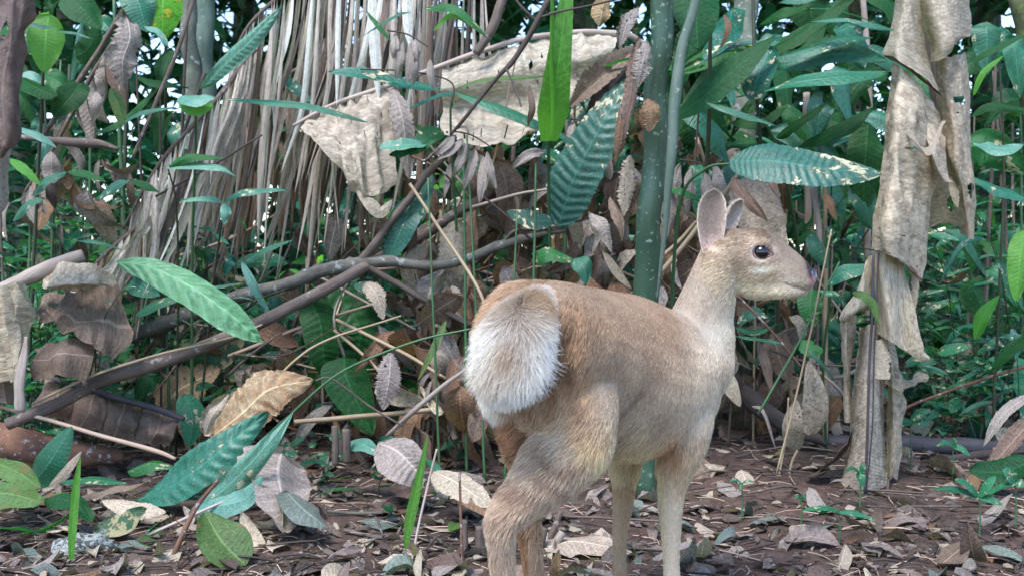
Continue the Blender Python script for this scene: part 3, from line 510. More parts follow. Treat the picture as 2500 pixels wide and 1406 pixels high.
# bright strap leaf and neighbours in the top centre
rp('plant with a long light green strap leaf hanging point down at the top', (1345, 2.9), [([(1352, 1120, 2.95, 10), (1345, 800, 2.9, 9), (1340, 500, 2.82, 8), (1340, 330, 2.72, 7)], 'stemg')], [
    ([(1340, 345, 2.66), (1352, 250, 2.60), (1368, 120, 2.56), (1390, -60, 2.55)], 92, 'bright', dict(prof='blade', roll=[20, 10, 5, 0], fold=.12, wave=.06)),
    ([(1348, 340, 2.62), (1350, 230, 2.58), (1346, 100, 2.55), (1352, -50, 2.54)], 34, 'bright', dict(prof='strap', roll=60))])
rp('low arching plant with narrow blue leaves crossing in front of the big grey banana leaf', (1090, 3.1), [([(1120, 1090, 3.1, 8), (1115, 600, 2.95, 7), (1100, 300, 2.8, 6), (1108, 225, 2.76, 5)], 'stemg')], [
    ([(1076, 218, 2.78), (980, 205, 2.74), (880, 180, 2.72), (802, 178, 2.72)], 48, 'teal', dict(prof='strap', roll=55, rag=.15)), ([(1108, 225, 2.74), (1200, 260, 2.70), (1300, 300, 2.70), (1408, 352, 2.70)], 40, 'teal', dict(prof='strap', roll=50)),
    ([(1110, 226, 2.74), (1060, 240, 2.71), (1000, 266, 2.70)], 34, 'teal', dict(roll=55)), ([(1110, 220, 2.74), (1180, 196, 2.71), (1260, 190, 2.7), (1335, 186, 2.7)], 26, 'olive', dict(roll=50, rag=.3)),
    ([(1060, 75, 2.8), (1110, 35, 2.78), (1186, 88, 2.76)], 34, 'bright', dict(roll=40)), ([(1035, 22, 2.8), (1110, 24, 2.76), (1190, 92, 2.76)], 40, 'mid', dict(roll=30)),
    ([(895, 30, 2.8), (925, 65, 2.78), (955, 105, 2.78)], 26, 'mid', dict(roll=40)), ([(1000, 30, 2.8), (960, 45, 2.8), (880, 92, 2.8)], 18, 'teal', dict(roll=50)),
    ([(1075, 318, 2.78), (1040, 340, 2.74), (1000, 380, 2.74)], 60, 'mid', dict(prof='ovate', roll=40)), ([(1040, 352, 2.74), (980, 355, 2.70), (925, 362, 2.70)], 56, 'mint', dict(prof='ovate', roll=[70, 60, 60])), ([(1030, 345, 2.75), (985, 372, 2.72), (950, 380, 2.72)], 44, 'dark', dict(roll=30)),
    ([(1020, 480, 2.9), (980, 560, 2.88), (940, 650, 2.9)], 76, 'teal', dict(prof='ovate', roll=25)), ([(1050, 420, 2.9), (1020, 520, 2.88), (1005, 560, 2.9)], 50, 'teal', dict(prof='ovate', roll=25))])

# ---------------------------------------------------------------- big grey dead banana leaf spanning the centre
def centre_dead():
    e = empty('dead_banana_leaf', Vector((P(1500, 100, 3.1).x, P(1500, 100, 3.1).y, P(1500, 100, 3.1).z)), 'broad grey dead banana leaf draped across the thicket behind the deer, split in three', 'dead leaf')
    PA = M['paper']
    tube('midrib', [(715, 308, 3.02, 8), (800, 262, 3.0, 10), (930, 215, 3.0, 12), (1080, 160, 3.0, 12), (1250, 103, 3.0, 14), (1400, 82, 3.02, 14), (1520, 84, 3.05, 16), (1570, 110, 3.1, 18)], M['midribpale'], e, rough=.05)
    sheet([[(1078, 162, 3.0), (1180, 130, 3.0), (1270, 108, 3.0), (1352, 92, 3.02)], [(1075, 215, 2.94), (1180, 190, 2.95), (1280, 165, 2.93), (1372, 150, 2.95)], [(1082, 262, 2.98), (1190, 262, 2.99), (1300, 255, 2.96), (1360, 240, 2.98)], [(1075, 310, 2.93), (1180, 322, 2.93), (1290, 315, 2.92), (1338, 296, 2.96)], [(1080, 330, 2.90), (1180, 356, 2.88), (1270, 336, 2.90), (1315, 300, 2.94)]], PA, 'blade', e, 70, 70, .02, 8, .3, .0, slit=-.12)
    sheet([[(1352, 92, 3.02), (1400, 84, 3.02), (1460, 82, 3.04), (1508, 88, 3.05)], [(1360, 140, 2.97), (1405, 140, 2.94), (1455, 130, 2.96), (1500, 120, 2.99)], [(1370, 190, 2.99), (1410, 195, 2.97), (1450, 180, 2.98), (1470, 170, 3.0)], [(1380, 246, 2.95), (1405, 240, 2.94), (1425, 225, 2.95), (1440, 215, 2.97)]], PA, 'blade', e, 40, 36, .022, 8, .3)
    sheet([[(718, 305, 3.02), (790, 268, 3.0), (868, 240, 3.0), (945, 212, 3.0)], [(756, 330, 2.93), (815, 320, 2.92), (885, 300, 2.93), (955, 280, 2.96)], [(790, 372, 2.88), (850, 380, 2.86), (905, 372, 2.88), (968, 360, 2.94)], [(830, 430, 2.87), (870, 440, 2.84), (920, 430, 2.87), (970, 420, 2.93)], [(868, 470, 2.88), (900, 480, 2.85), (940, 470, 2.88), (965, 450, 2.93)]], PA, 'blade', e, 70, 70, .028, 9, .5, slit=-.12)
    leaf([(870, 462, 2.87), (905, 495, 2.84), (930, 515, 2.84), (958, 488, 2.86)], 34, M['paper'], parent=e, name='curled_tip', prof='strap', roll=20, fold=.6)
    leaf([(960, 215, 3.0), (985, 300, 2.95), (1000, 440, 2.97)], 60, M['grey'], parent=e, name='torn_strip', prof='strap', roll=30, rag=.4)
    leaf([(1560, 115, 3.0), (1500, 165, 2.9), (1440, 215, 2.88), (1390, 262, 2.9)], 60, M['brown'], parent=e, name='rolled_blade', prof='strap', roll=20, fold=.8, rag=.3)
    leaf([(1550, 140, 3.0), (1490, 215, 2.92), (1430, 290, 2.92)], 44, M['barkdark'], parent=e, name='rolled_blade', prof='strap', roll=20, fold=.8, rag=.3)
centre_dead()
for i, (pts, w, m, lb) in enumerate([
    ([(1480, -20, 2.6), (1470, 30, 2.58), (1462, 68, 2.58)], 78, 'creamleaf', 'half orange half pale leaf hanging point down at the top beside the green stem'),
    ([(1330, 372, 2.68), (1290, 380, 2.65), (1252, 412, 2.66)], 44, 'grey', 'grey withered leaf arched over the dry sticks behind the deer'),
    ([(1292, 210, 2.68), (1300, 270, 2.64), (1288, 312, 2.66)], 34, 'brown', 'small brown curled leaf hanging in front of the big grey banana leaf'),
    ([(1440, 520, 2.60), (1470, 550, 2.57), (1496, 622, 2.58)], 62, 'grey', 'mauve grey dead leaf hanging point down left of the green stem'),
    ([(1490, 480, 2.62), (1510, 530, 2.6), (1520, 590, 2.6)], 48, 'brown', 'crumpled brown leaf caught beside the mauve grey leaf and the stem'),
    ([(1120, 540, 2.95), (1110, 640, 2.9), (1085, 760, 2.92)], 90, 'tan', 'long pale brown leaf hanging behind the forked branch above the rump'),
    ([(1165, 500, 2.95), (1150, 600, 2.93), (1140, 700, 2.95)], 60, 'rust', 'rust coloured leaf hanging behind the forked branch above the rump'),
    ([(1880, 420, 2.72), (1862, 520, 2.68), (1905, 650, 2.66)], 150, 'tan', 'large pale dead leaf hanging behind the deer head'),
    ([(1790, 430, 2.62), (1810, 470, 2.6), (1872, 540, 2.6)], 56, 'brown', 'dark brown folded leaf above the deer ears'),
    ([(1850, 400, 2.6), (1880, 430, 2.58), (1898, 480, 2.58)], 44, 'brown', 'small dark brown leaf hanging above the deer forehead'),
    ([(2010, 470, 2.6), (2030, 500, 2.58), (2042, 540, 2.58)], 40, 'rust', 'small orange brown leaf caught on a twig right of the deer forehead')]):
    thing_leaf(pts, w, m, lb, prof='lance' if w < 80 else 'ovate', roll=25, wave=.35, rag=.15, fold=.3)
def dry_pinnate(label, x, y, d, hang, sc=1.0):
    b = P(x, y, d); e = empty('dry_leaf_spray', Vector(b), label, 'dead leaves'); tube('twig', [(x - 30, y - 10, d, 4), (x + 20, y, d, 4), (x + 70, y + 30, d, 3)], M['barkdark'], e, rough=0)
    for dx, dy, L, a in hang: leaf([(x + dx, y + dy, d), (x + dx + a * .4, y + dy + L * .5, d - .02), (x + dx + a, y + dy + L, d - .01)], 36 * sc, M['grey'], parent=e, prof='lance', roll=random.uniform(-20, 50), wave=.3, fold=.3)
dry_pinnate('spray of five dry brown leaflets hanging in front of the pale fronds', 975, 85, 2.66, [(-10, 0, 62, -5), (10, 15, 95, -20), (28, 20, 105, -10), (50, 40, 90, -18), (75, 60, 80, 10), (40, 10, 60, 8)])
dry_pinnate('spray of grey brown leaflets drooping below the big dead leaf', 1130, 330, 2.66, [(-20, 0, 50, -50), (0, 10, 60, -70), (10, 20, 90, -40), (30, 30, 110, -30), (50, 50, 120, -10), (60, 40, 90, 20)], 1.1)
dry_pinnate('spray of dead leaflets among the sticks left of the green stem', 1420, 300, 2.9, [(-20, 0, 60, -10), (0, 0, 90, 10), (30, 20, 100, -20), (60, 30, 110, 10)], 1.2)
dry_pinnate('dark dry leaflets drooping right of the green stem above the deer back', 1690, 400, 2.75, [(-30, 0, 90, -20), (0, 10, 120, -10), (30, 20, 120, 15), (50, 0, 100, 40), (-50, 30, 150, -10)], 1.5)

# ---------------------------------------------------------------- fallen branches and sticks
def stick(label, pts, mat, name='fallen_branch', cat='branch', **o): return tube(name, pts, M[mat], label=label, cat=cat, **o)
fb = empty('fallen_branch', Vector(P(330, 815, 3.0)), 'lichened branch forking in front of the fronds, its right arm curving over the deer rump', 'branch')
tube('main_stem', [(318, 818, 3.02, 36), (400, 792, 3.0, 38), (480, 765, 2.98, 36), (580, 725, 2.96, 34), (700, 690, 2.94, 32), (800, 660, 2.92, 34), (880, 645, 2.90, 36), (940, 638, 2.89, 28), (1060, 648, 2.88, 24), (1150, 632, 2.87, 24), (1220, 600, 2.86, 24), (1300, 575, 2.85, 20), (1385, 562, 2.85, 10)], M['barklich'], fb, n=90, sides=12, rough=.2, knots=4)
tube('upper_fork', [(880, 640, 2.90, 22), (930, 575, 2.88, 20), (985, 500, 2.87, 20), (1040, 430, 2.86, 18), (1085, 380, 2.86, 16), (1110, 350, 2.86, 14)], M['bark'], fb, rough=.15)
tube('lower_fork', [(900, 652, 2.89, 16), (985, 700, 2.86, 16), (1060, 745, 2.84, 16), (1150, 795, 2.82, 12)], M['barkdark'], fb, rough=.15)
tube('side_twig', [(1225, 600, 2.86, 8), (1260, 562, 2.84, 8), (1330, 560, 2.84, 6), (1430, 535, 2.84, 5), (1500, 510, 2.84, 4)], M['bark'], fb, rough=.1)
stick('long smooth brown branch running from the lower left ground up behind the fork', [(20, 1036, 2.60, 30), (120, 994, 2.62, 32), (250, 935, 2.65, 32), (380, 888, 2.68, 33), (520, 838, 2.72, 32), (640, 780, 2.76, 31), (760, 725, 2.80, 30), (860, 672, 2.86, 28), (1000, 592, 2.98, 26), (1130, 512, 3.0, 24), (1250, 440, 3.05, 22)], 'bark', n=80, sides=12, rough=.08)
stick('pale thick stick entering from the left edge, its end broken', [(-60, 730, 2.62, 34), (0, 706, 2.62, 36), (80, 672, 2.64, 38), (150, 642, 2.66, 38), (202, 620, 2.67, 30)], 'barkpale', sides=12)
stick('brown splintered stalk lying level near the left edge', [(20, 336, 2.7, 14), (110, 340, 2.7, 16), (220, 348, 2.7, 24), (290, 366, 2.7, 8)], 'bark')
stick('slim grey pole leaning in the upper left', [(482, -30, 2.75, 9), (430, 130, 2.74, 10), (375, 262, 2.73, 10), (325, 385, 2.72, 9)], 'bark', 'leaning_stick', 'stick')
stick('dead frayed stem leaning from top to left beside the hanging grey leaf', [(318, 0, 2.85, 12), (250, 110, 2.85, 14), (165, 240, 2.85, 14), (95, 350, 2.85, 12)], 'bark', 'leaning_stick', 'stick')
stick('dark thin pole leaning left across the curtain of fronds', [(500, 180, 3.15, 10), (440, 350, 3.15, 9), (400, 520, 3.1, 9), (330, 640, 3.1, 9)], 'barkdark', 'leaning_stick', 'stick')
stick('thick grey brown stick slanting at the top left of the strap leaf', [(1238, -30, 2.95, 24), (1200, 70, 2.95, 24), (1165, 132, 2.95, 20)], 'bark', 'leaning_stick', 'stick', sides=10)
tw = empty('forked_twig', Vector(P(1310, 50, 2.55)), 'dark forked twig crossing in front of the light green strap leaf', 'twig')
tube('stem', [(1360, -40, 2.55, 18), (1315, 42, 2.55, 16), (1285, 100, 2.56, 14), (1250, 155, 2.57, 13), (1215, 190, 2.58, 10), (1150, 270, 2.62, 8), (1100, 330, 2.66, 8)], M['barkdark'], tw)
tube('side_twig', [(1312, 45, 2.55, 7), (1370, 28, 2.53, 6), (1440, 15, 2.51, 5), (1530, -6, 2.5, 5)], M['barkdark'], tw); tube('side_twig', [(1250, -10, 2.56, 5), (1280, 25, 2.55, 6), (1308, 52, 2.55, 7)], M['barkdark'], tw); tube('side_twig', [(1236, 165, 2.57, 6), (1262, 230, 2.57, 5), (1272, 262, 2.57, 4)], M['bark'], tw)
stick('thin dark twig crossing the upper middle of the dead leaf', [(880, 170, 2.72, 4), (1000, 175, 2.7, 4), (1100, 200, 2.7, 4), (1105, 260, 2.7, 3)], 'barkdark', 'twig', 'twig', rough=.05)
stick('yellow dry stem slanting down to the deer rump', [(1000, 448, 2.72, 8), (1060, 540, 2.68, 8), (1118, 625, 2.64, 9), (1170, 710, 2.6, 8), (1200, 800, 2.58, 8)], 'straw', 'dry_cane', 'cane', rough=.05)
stick('pale dead leaf stalk with a frayed edge left of the deer tail', [(945, 1062, 2.55, 9), (1010, 1002, 2.5, 13), (1080, 945, 2.46, 12), (1150, 895, 2.42, 9)], 'barkpale', 'dead_leaf_stalk', 'frond', rough=.05)  # lone stalk of a dead leaf, not a whole frond
stick('thin bright green stem arching from the leaf pile to the deer tail', [(690, 1030, 2.42, 6), (800, 930, 2.42, 6), (900, 875, 2.42, 6), (1020, 832, 2.42, 6), (1160, 800, 2.42, 5)], 'stemg', 'green_stem', 'loose_stem', rough=.03)  # loose green stem, not a climbing plant
stick('pinkish straw stalk lying across the lower left', [(-20, 985, 2.62, 9), (120, 1025, 2.6, 10), (240, 1060, 2.6, 11), (380, 1100, 2.6, 12), (430, 1120, 2.6, 8)], 'strawpink', 'straw', 'straw', rough=.05)
stick('long straw stalk lying to the deer leg under the ribbed leaves', [(720, 1030, 2.66, 12), (850, 1018, 2.7, 13), (1000, 1005, 2.74, 12), (1160, 990, 2.78, 10)], 'straw', 'straw', 'straw', rough=.06)
stick('straw stalk lying above the pair of green leaves, sloping down to the right', [(820, 780, 2.9, 8), (900, 820, 2.85, 9), (1000, 870, 2.8, 9), (1090, 925, 2.75, 8)], 'straw', 'straw', 'straw', rough=.05)
stick('second straw stalk just below the first, sloping down to the right', [(815, 805, 2.9, 7), (880, 860, 2.85, 8), (940, 920, 2.8, 8)], 'straw', 'straw', 'straw', rough=.05)
stick('fine tan stem lying over the long smooth branch', [(80, 985, 2.58, 7), (230, 915, 2.58, 7), (400, 862, 2.62, 7), (560, 825, 2.68, 6), (640, 792, 2.7, 5)], 'straw', 'straw', 'straw', rough=.05)
stick('thin tan stem arching down over the brown and cream leaf', [(640, 962, 2.55, 7), (720, 880, 2.55, 6), (800, 830, 2.58, 6), (980, 770, 2.6, 5)], 'straw', 'dry_cane', 'cane', rough=.05)
stick('brown thin stem sloping right below the bright green stem', [(770, 928, 2.46, 4), (810, 925, 2.46, 5), (900, 990, 2.5, 5), (985, 1040, 2.5, 5)], 'bark', 'dry_cane', 'cane', rough=.05)
stick('white bare twig in the bottom left corner rising right', [(290, 1338, 2.16, 7), (380, 1298, 2.18, 8), (470, 1258, 2.2, 8), (585, 1208, 2.22, 6)], 'midribpale', 'twig', 'twig', rough=.06)
stick('reddish brown twig standing in the bottom left in front of the mint leaf', [(405, 1406, 2.05, 16), (440, 1320, 2.06, 14), (480, 1240, 2.08, 12), (535, 1170, 2.1, 8)], 'log', 'twig', 'twig', rough=.08)
stick('pale slim stem standing beside the green blade', [(1000, 1400, 2.03, 7), (1020, 1290, 2.04, 6), (1045, 1180, 2.06, 6), (1066, 1095, 2.07, 5)], 'midribpale', 'dry_cane', 'cane', rough=.03)
stick('dark reddish thin stem standing left of the hind leg', [(1130, 1400, 2.03, 7), (1126, 1280, 2.04, 7), (1122, 1150, 2.06, 6)], 'log', 'dry_cane', 'cane', rough=.03)
stick('dark thin stick on the ground behind the hanging banana leaf', [(1920, 1100, 2.95, 18), (2040, 1112, 2.92, 22), (2180, 1128, 2.9, 24), (2300, 1125, 2.9, 24), (2420, 1108, 2.9, 20), (2560, 1092, 2.92, 16)], 'barkdark', sides=10)
stick('black log lying at the right behind the banana leaf', [(2000, 1082, 3.05, 36), (2150, 1086, 3.02, 44), (2300, 1092, 3.0, 46), (2450, 1098, 3.0, 40), (2560, 1103, 3.0, 36)], 'midrib', 'fallen_log', 'log', sides=12)
stick('dark rotten log sloping down right of the deer chest', [(1745, 905, 3.1, 46), (1800, 950, 3.0, 50), (1880, 1010, 2.95, 46), (1960, 1055, 2.9, 34), (2020, 1085, 2.88, 22)], 'barkdark', 'fallen_log', 'log', sides=12, rough=.25)
stick('thin brown stick leaning on the right side plants', [(2200, 1000, 3.0, 8), (2300, 960, 3.0, 8), (2400, 925, 3.0, 8), (2520, 890, 3.0, 8)], 'log', 'leaning_stick', 'stick', rough=.05)
stick('reddish rotten log at the left edge', [(-80, 1070, 2.75, 84), (20, 1078, 2.75, 86), (120, 1092, 2.75, 80), (220, 1104, 2.76, 60), (300, 1112, 2.78, 26)], 'log', 'fallen_log', 'log', sides=16, rough=.25, fs=14)
stick('grey stick with pale patches lying at the bottom centre', [(840, 1292, 2.22, 10), (920, 1310, 2.2, 10), (1010, 1318, 2.2, 11), (1085, 1322, 2.2, 9)], 'barklich', 'twig', 'twig')
stick('grey flat stick lying on the soil left of the green blade', [(800, 1248, 2.36, 8), (870, 1252, 2.36, 9), (935, 1250, 2.36, 8)], 'barklich', 'twig', 'twig')
stick('pale stick lying in front of the banana leaf base, nearly level', [(2030, 1290, 2.25, 7), (2150, 1288, 2.26, 7), (2330, 1292, 2.26, 6)], 'straw', 'twig', 'twig', rough=.05)
# ---------------------------------------------------------------- upper left trunks and the hanging curled dead leaf
def trunk(label, rows, mat, name='slender_tree'):
    e = empty(name, Vector(P(*rows[-1][:3])), label, 'tree'); tube('trunk', rows, M[mat], e, n=40, sides=14, rough=.06, fs=8)
trunk('slender grey trunk with pale lichen in the upper left', [(458, -80, 3.4, 40), (462, 60, 3.4, 40), (470, 200, 3.42, 42), (480, 400, 3.45, 42), (486, 700, 3.5, 44), (490, 1050, 3.55, 46)], 'trunk')
trunk('darker green trunk just right of the lichened one', [(500, -80, 3.7, 44), (504, 100, 3.7, 46), (512, 400, 3.75, 48), (520, 1010, 3.8, 50)], 'culmgrey')
trunk('pale grey trunk behind the leaves at the top right of the green stem', [(1812, -80, 3.5, 62), (1815, 200, 3.5, 60), (1818, 600, 3.55, 60), (1820, 1030, 3.6, 62)], 'trunk')
trunk('mossy trunk in the top right corner', [(2475, -80, 3.2, 40), (2488, 20, 3.2, 44), (2510, 120, 3.22, 46), (2530, 500, 3.3, 50), (2530, 1080, 3.35, 54)], 'moss')
trunk('thin white trunk left of the hanging banana leaf', [(1968, 230, 3.3, 16), (1970, 400, 3.3, 17), (1972, 700, 3.35, 18), (1972, 1040, 3.4, 18)], 'barkpale')
trunk('thin brown trunk behind the long blue green leaves', [(2100, -60, 3.6, 14), (2122, 200, 3.6, 15), (2120, 500, 3.6, 15), (2118, 1010, 3.6, 16)], 'barkpale')
e = empty('dead_banana_leaf', Vector(P(20, 430, 2.3)), 'dark brown curled dead leaf hanging at the left edge', 'dead leaf')
sheet([[(-60, -40, 2.35), (0, -40, 2.25), (60, -40, 2.25), (95, -60, 2.3)], [(-60, 80, 2.35), (0, 90, 2.25), (50, 80, 2.25), (90, 50, 2.3)], [(-60, 200, 2.36), (-10, 200, 2.27), (30, 190, 2.26), (46, 180, 2.33)], [(-60, 330, 2.36), (-10, 335, 2.28), (25, 340, 2.27), (44, 330, 2.33)], [(-60, 380, 2.36), (-10, 385, 2.3), (8, 380, 2.3), (26, 345, 2.33)]], M['litterdark'], 'blade', e, 50, 30, .02, 10, .4, .04)
sheet([[(-60, 330, 2.42), (0, 330, 2.38), (24, 340, 2.42)], [(-60, 430, 2.42), (-5, 430, 2.38), (24, 440, 2.42)], [(-60, 520, 2.42), (-10, 530, 2.4), (10, 520, 2.42)]], M['grey'], 'blade', e, 20, 14, .02, 10, .4)
thing_leaf([(306, 28, 2.72), (318, 90, 2.68), (300, 150, 2.66), (302, 220, 2.68)], 74, 'grey', 'crumpled grey leaf hanging in the upper left', prof='strap', roll=20, rag=.45, wave=.5, fold=.4)
thing_leaf([(232, 225, 2.7), (236, 260, 2.68), (222, 315, 2.7)], 44, 'grey', 'smaller crumpled grey leaf below the hanging one', prof='lance', roll=20, rag=.4, wave=.4)
# upper left foliage
rp('plant with a backlit light green leaf and a long pale blade at the upper left', (60, 3.0), [([(60, 1110, 3.0, 10), (85, 600, 2.9, 9), (110, 100, 2.75, 8), (118, 30, 2.7, 7)], 'stemd')], [
    ([(120, 34, 2.68), (112, 100, 2.66), (107, 178, 2.66)], 86, 'bright', dict(prof='ovate', roll=5, fold=.08, rib=.01)),
    ([(-40, 45, 2.45), (30, 50, 2.42), (90, 62, 2.42), (155, 74, 2.44)], 34, 'teal', dict(prof='lance', roll=70)), ([(140, 78, 2.5), (180, 82, 2.5), (225, 96, 2.5)], 16, 'teal', dict(roll=50)),
    ([(-30, -30, 2.6), (30, 10, 2.58), (90, 40, 2.58)], 90, 'dark', dict(roll=20)), ([(160, -20, 2.7), (200, 20, 2.68), (246, 74, 2.68)], 84, 'dark', dict(prof='ovate', roll=25)), ([(50, 190, 2.8), (90, 215, 2.76), (140, 235, 2.76)], 70, 'dark', dict(prof='ovate', roll=50)), ([(40, 200, 2.9), (80, 190, 2.9), (105, 215, 2.9)], 44, 'mint', dict(prof='ovate', roll=40)),
    ([(200, 55, 2.9), (190, 130, 2.9), (172, 215, 2.9)], 20, 'mint', dict(prof='strap', roll=20)), ([(200, 200, 2.85), (170, 240, 2.8), (130, 285, 2.8)], 70, 'dark', dict(prof='ovate', roll=20)), ([(180, 140, 2.9), (215, 120, 2.88), (240, 60, 2.88)], 60, 'dark', dict(prof='ovate', roll=10)),
    ([(40, 312, 2.6), (90, 330, 2.58), (140, 362, 2.58)], 26, 'mint', dict(prof='strap', roll=50)), ([(20, 385, 2.6), (60, 415, 2.58), (100, 455, 2.58)], 42, 'bright', dict(prof='lance', roll=20))])
rp('plant with a yellow and brown blotched leaf hanging in the upper left', (400, 3.3), [([(398, 1060, 3.3, 10), (400, 500, 3.2, 9), (405, 100, 3.0, 8), (400, -50, 2.9, 8)], 'stemd')], [
    ([(400, -60, 2.8), (398, 20, 2.76), (396, 98, 2.76)], 100, 'yellow', dict(prof='ovate', roll=10, fold=.1)), ([(310, -50, 2.75), (340, 10, 2.72), (358, 80, 2.72)], 86, 'teal', dict(prof='ovate', roll=20)), ([(352, 66, 2.6), (385, 78, 2.58), (412, 116, 2.58)], 34, 'mint', dict(roll=40)),
    ([(330, 190, 2.9), (390, 205, 2.86), (460, 215, 2.86)], 50, 'dark', dict(roll=50)), ([(270, 215, 2.8), (290, 260, 2.78), (300, 310, 2.78)], 60, 'olive', dict(roll=20)), ([(300, 300, 2.7), (350, 275, 2.68), (430, 262, 2.68)], 26, 'teal', dict(roll=50)), ([(230, 330, 2.9), (310, 290, 2.9), (400, 200, 2.9)], 18, 'mid', dict(prof='strap', roll=30)), ([(420, 120, 2.95), (400, 170, 2.9), (395, 215, 2.9)], 70, 'dark', dict(roll=10))])
rp('plant with a broad pale blade slanting up right across the dry fronds', (480, 2.95), [([(470, 1120, 2.95, 9), (468, 700, 2.85, 8), (476, 400, 2.7, 7), (480, 280, 2.6, 7)], 'stemg')], [
    ([(492, 218, 2.58), (560, 150, 2.54), (620, 92, 2.52), (690, 14, 2.52)], 76, 'mint', dict(prof='lance', roll=[25, 20, 20, 20], fold=.08, rib=.045, nrib=18, n=80, nv=13)),
    ([(438, 238, 2.58), (474, 245, 2.55), (524, 240, 2.55)], 50, 'mint', dict(prof='ovate', roll=55)), ([(440, 240, 2.6), (476, 262, 2.57), (522, 258, 2.58)], 46, 'bright', dict(prof='ovate', roll=15)),
    ([(545, 242, 2.62), (650, 250, 2.58), (760, 262, 2.56), (898, 300, 2.58)], 26, 'teal', dict(prof='strap', roll=[60, 55, 55, 20]))])
rp('plant with smooth oval leaves in front of the lower dry fronds', (450, 3.0), [([(430, 1110, 3.0, 6), (435, 700, 2.85, 6), (430, 500, 2.7, 5), (410, 410, 2.62, 4)], 'stemd'), ([(480, 1100, 3.0, 6), (520, 700, 2.85, 6), (548, 500, 2.7, 5)], 'stemd')], [
    ([(402, 412, 2.6), (480, 404, 2.57), (540, 412, 2.55), (578, 432, 2.56)], 46, 'mint', dict(roll=55)), ([(410, 410, 2.6), (460, 385, 2.57), (550, 388, 2.56)], 40, 'mid', dict(roll=30)),
    ([(548, 492, 2.62), (600, 470, 2.6), (700, 464, 2.6)], 42, 'teal', dict(roll=55)), ([(548, 494, 2.62), (500, 490, 2.6), (440, 492, 2.6)], 40, 'mint', dict(roll=55)), ([(550, 494, 2.6), (552, 520, 2.58), (546, 548, 2.58)], 46, 'mint', dict(roll=20)),
    ([(230, 490, 2.7), (280, 455, 2.68), (320, 440, 2.66)], 48, 'teal', dict(roll=45)), ([(320, 440, 2.66), (350, 452, 2.65), (388, 470, 2.66)], 40, 'dark', dict(roll=40)), ([(78, 480, 2.6), (110, 445, 2.58), (165, 420, 2.58)], 48, 'teal', dict(roll=45)), ([(165, 420, 2.6), (210, 425, 2.58), (258, 445, 2.58)], 40, 'mid', dict(roll=40)), ([(30, 540, 2.6), (70, 500, 2.58), (110, 485, 2.58)], 44, 'teal', dict(roll=45)),
    ([(600, 640, 2.8), (650, 610, 2.78), (720, 585, 2.78)], 30, 'teal', dict(roll=40)), ([(590, 640, 2.8), (620, 700, 2.78), (660, 770, 2.8)], 40, 'mint', dict(roll=20)), ([(380, 690, 2.8), (470, 705, 2.78), (600, 690, 2.8)], 24, 'teal', dict(roll=50)), ([(180, 588, 2.8), (240, 592, 2.78), (300, 612, 2.8)], 20, 'teal', dict(roll=50))])
# ================================================================= lower left: curled dead banana leaves, fallen green leaves
random.seed(33)
e = empty('dead_banana_leaf', Vector(P(180, 950, 2.6)), 'large curled brown banana leaf heaped at the left edge under the pale stick', 'dead leaf')
sheet([[(105, 660, 2.68), (165, 640, 2.62), (230, 650, 2.62), (290, 680, 2.7)], [(100, 700, 2.60), (150, 690, 2.53), (215, 690, 2.53), (275, 700, 2.62)], [(120, 708, 2.58), (160, 708, 2.55), (215, 705, 2.56), (260, 690, 2.64)]], M['tan'], 'top_fold', e, 30, 36, .012, 8, .4, uvdir=1)
sheet([[(98, 720, 2.74), (160, 705, 2.72), (230, 690, 2.72), (288, 690, 2.74)], [(90, 770, 2.66), (160, 760, 2.64), (240, 760, 2.66), (308, 770, 2.68)], [(110, 760, 2.60), (180, 790, 2.58), (250, 815, 2.58), (322, 830, 2.62)], [(100, 768, 2.56), (170, 810, 2.54), (230, 850, 2.54), (285, 872, 2.58)]], M['brown'], 'blade', e, 60, 50, .024, 8, .6, uvdir=1, slit=.08)
sheet([[(-60, 700, 2.56), (0, 700, 2.5), (40, 690, 2.5), (76, 690, 2.55)], [(-60, 780, 2.56), (0, 770, 2.5), (40, 760, 2.49), (75, 760, 2.54)], [(-60, 850, 2.56), (20, 850, 2.52), (45, 840, 2.5), (72, 830, 2.54)], [(-60, 930, 2.57), (30, 930, 2.53), (48, 900, 2.51), (70, 880, 2.53)]], M['tan'], 'side_drape', e, 60, 36, .03, 9, .7, slit=-.1)
sheet([[(-60, 840, 2.62), (-10, 820, 2.6), (30, 830, 2.6)], [(-60, 920, 2.6), (0, 910, 2.57), (36, 920, 2.6)], [(-60, 990, 2.6), (10, 985, 2.57), (34, 990, 2.6)]], M['brown'], 'side_drape', e, 30, 20, .02, 8, .4)
tube('leaf_stalk', [(62, 820, 2.47, 8), (55, 880, 2.46, 22), (50, 940, 2.46, 28), (50, 1005, 2.47, 26)], M['barkpale'], e, rough=.2, sides=12, flat=.5)
sheet([[(80, 845, 2.62), (150, 825, 2.58), (225, 830, 2.6)], [(78, 880, 2.56), (150, 865, 2.54), (228, 870, 2.57)], [(80, 930, 2.56), (140, 915, 2.53), (205, 935, 2.56)]], M['brown'], 'lower_blade', e, 30, 30, .016, 8, .4, uvdir=1)
e = empty('dead_banana_leaf', Vector(P(300, 1060, 2.8)), 'flat brown banana leaf with a dark midrib under the long branch', 'dead leaf')
tube('midrib', [(80, 915, 2.86, 14), (180, 940, 2.82, 16), (300, 975, 2.78, 17), (400, 1005, 2.76, 16), (450, 1022, 2.76, 12)], M['midrib'], e, rough=.05)
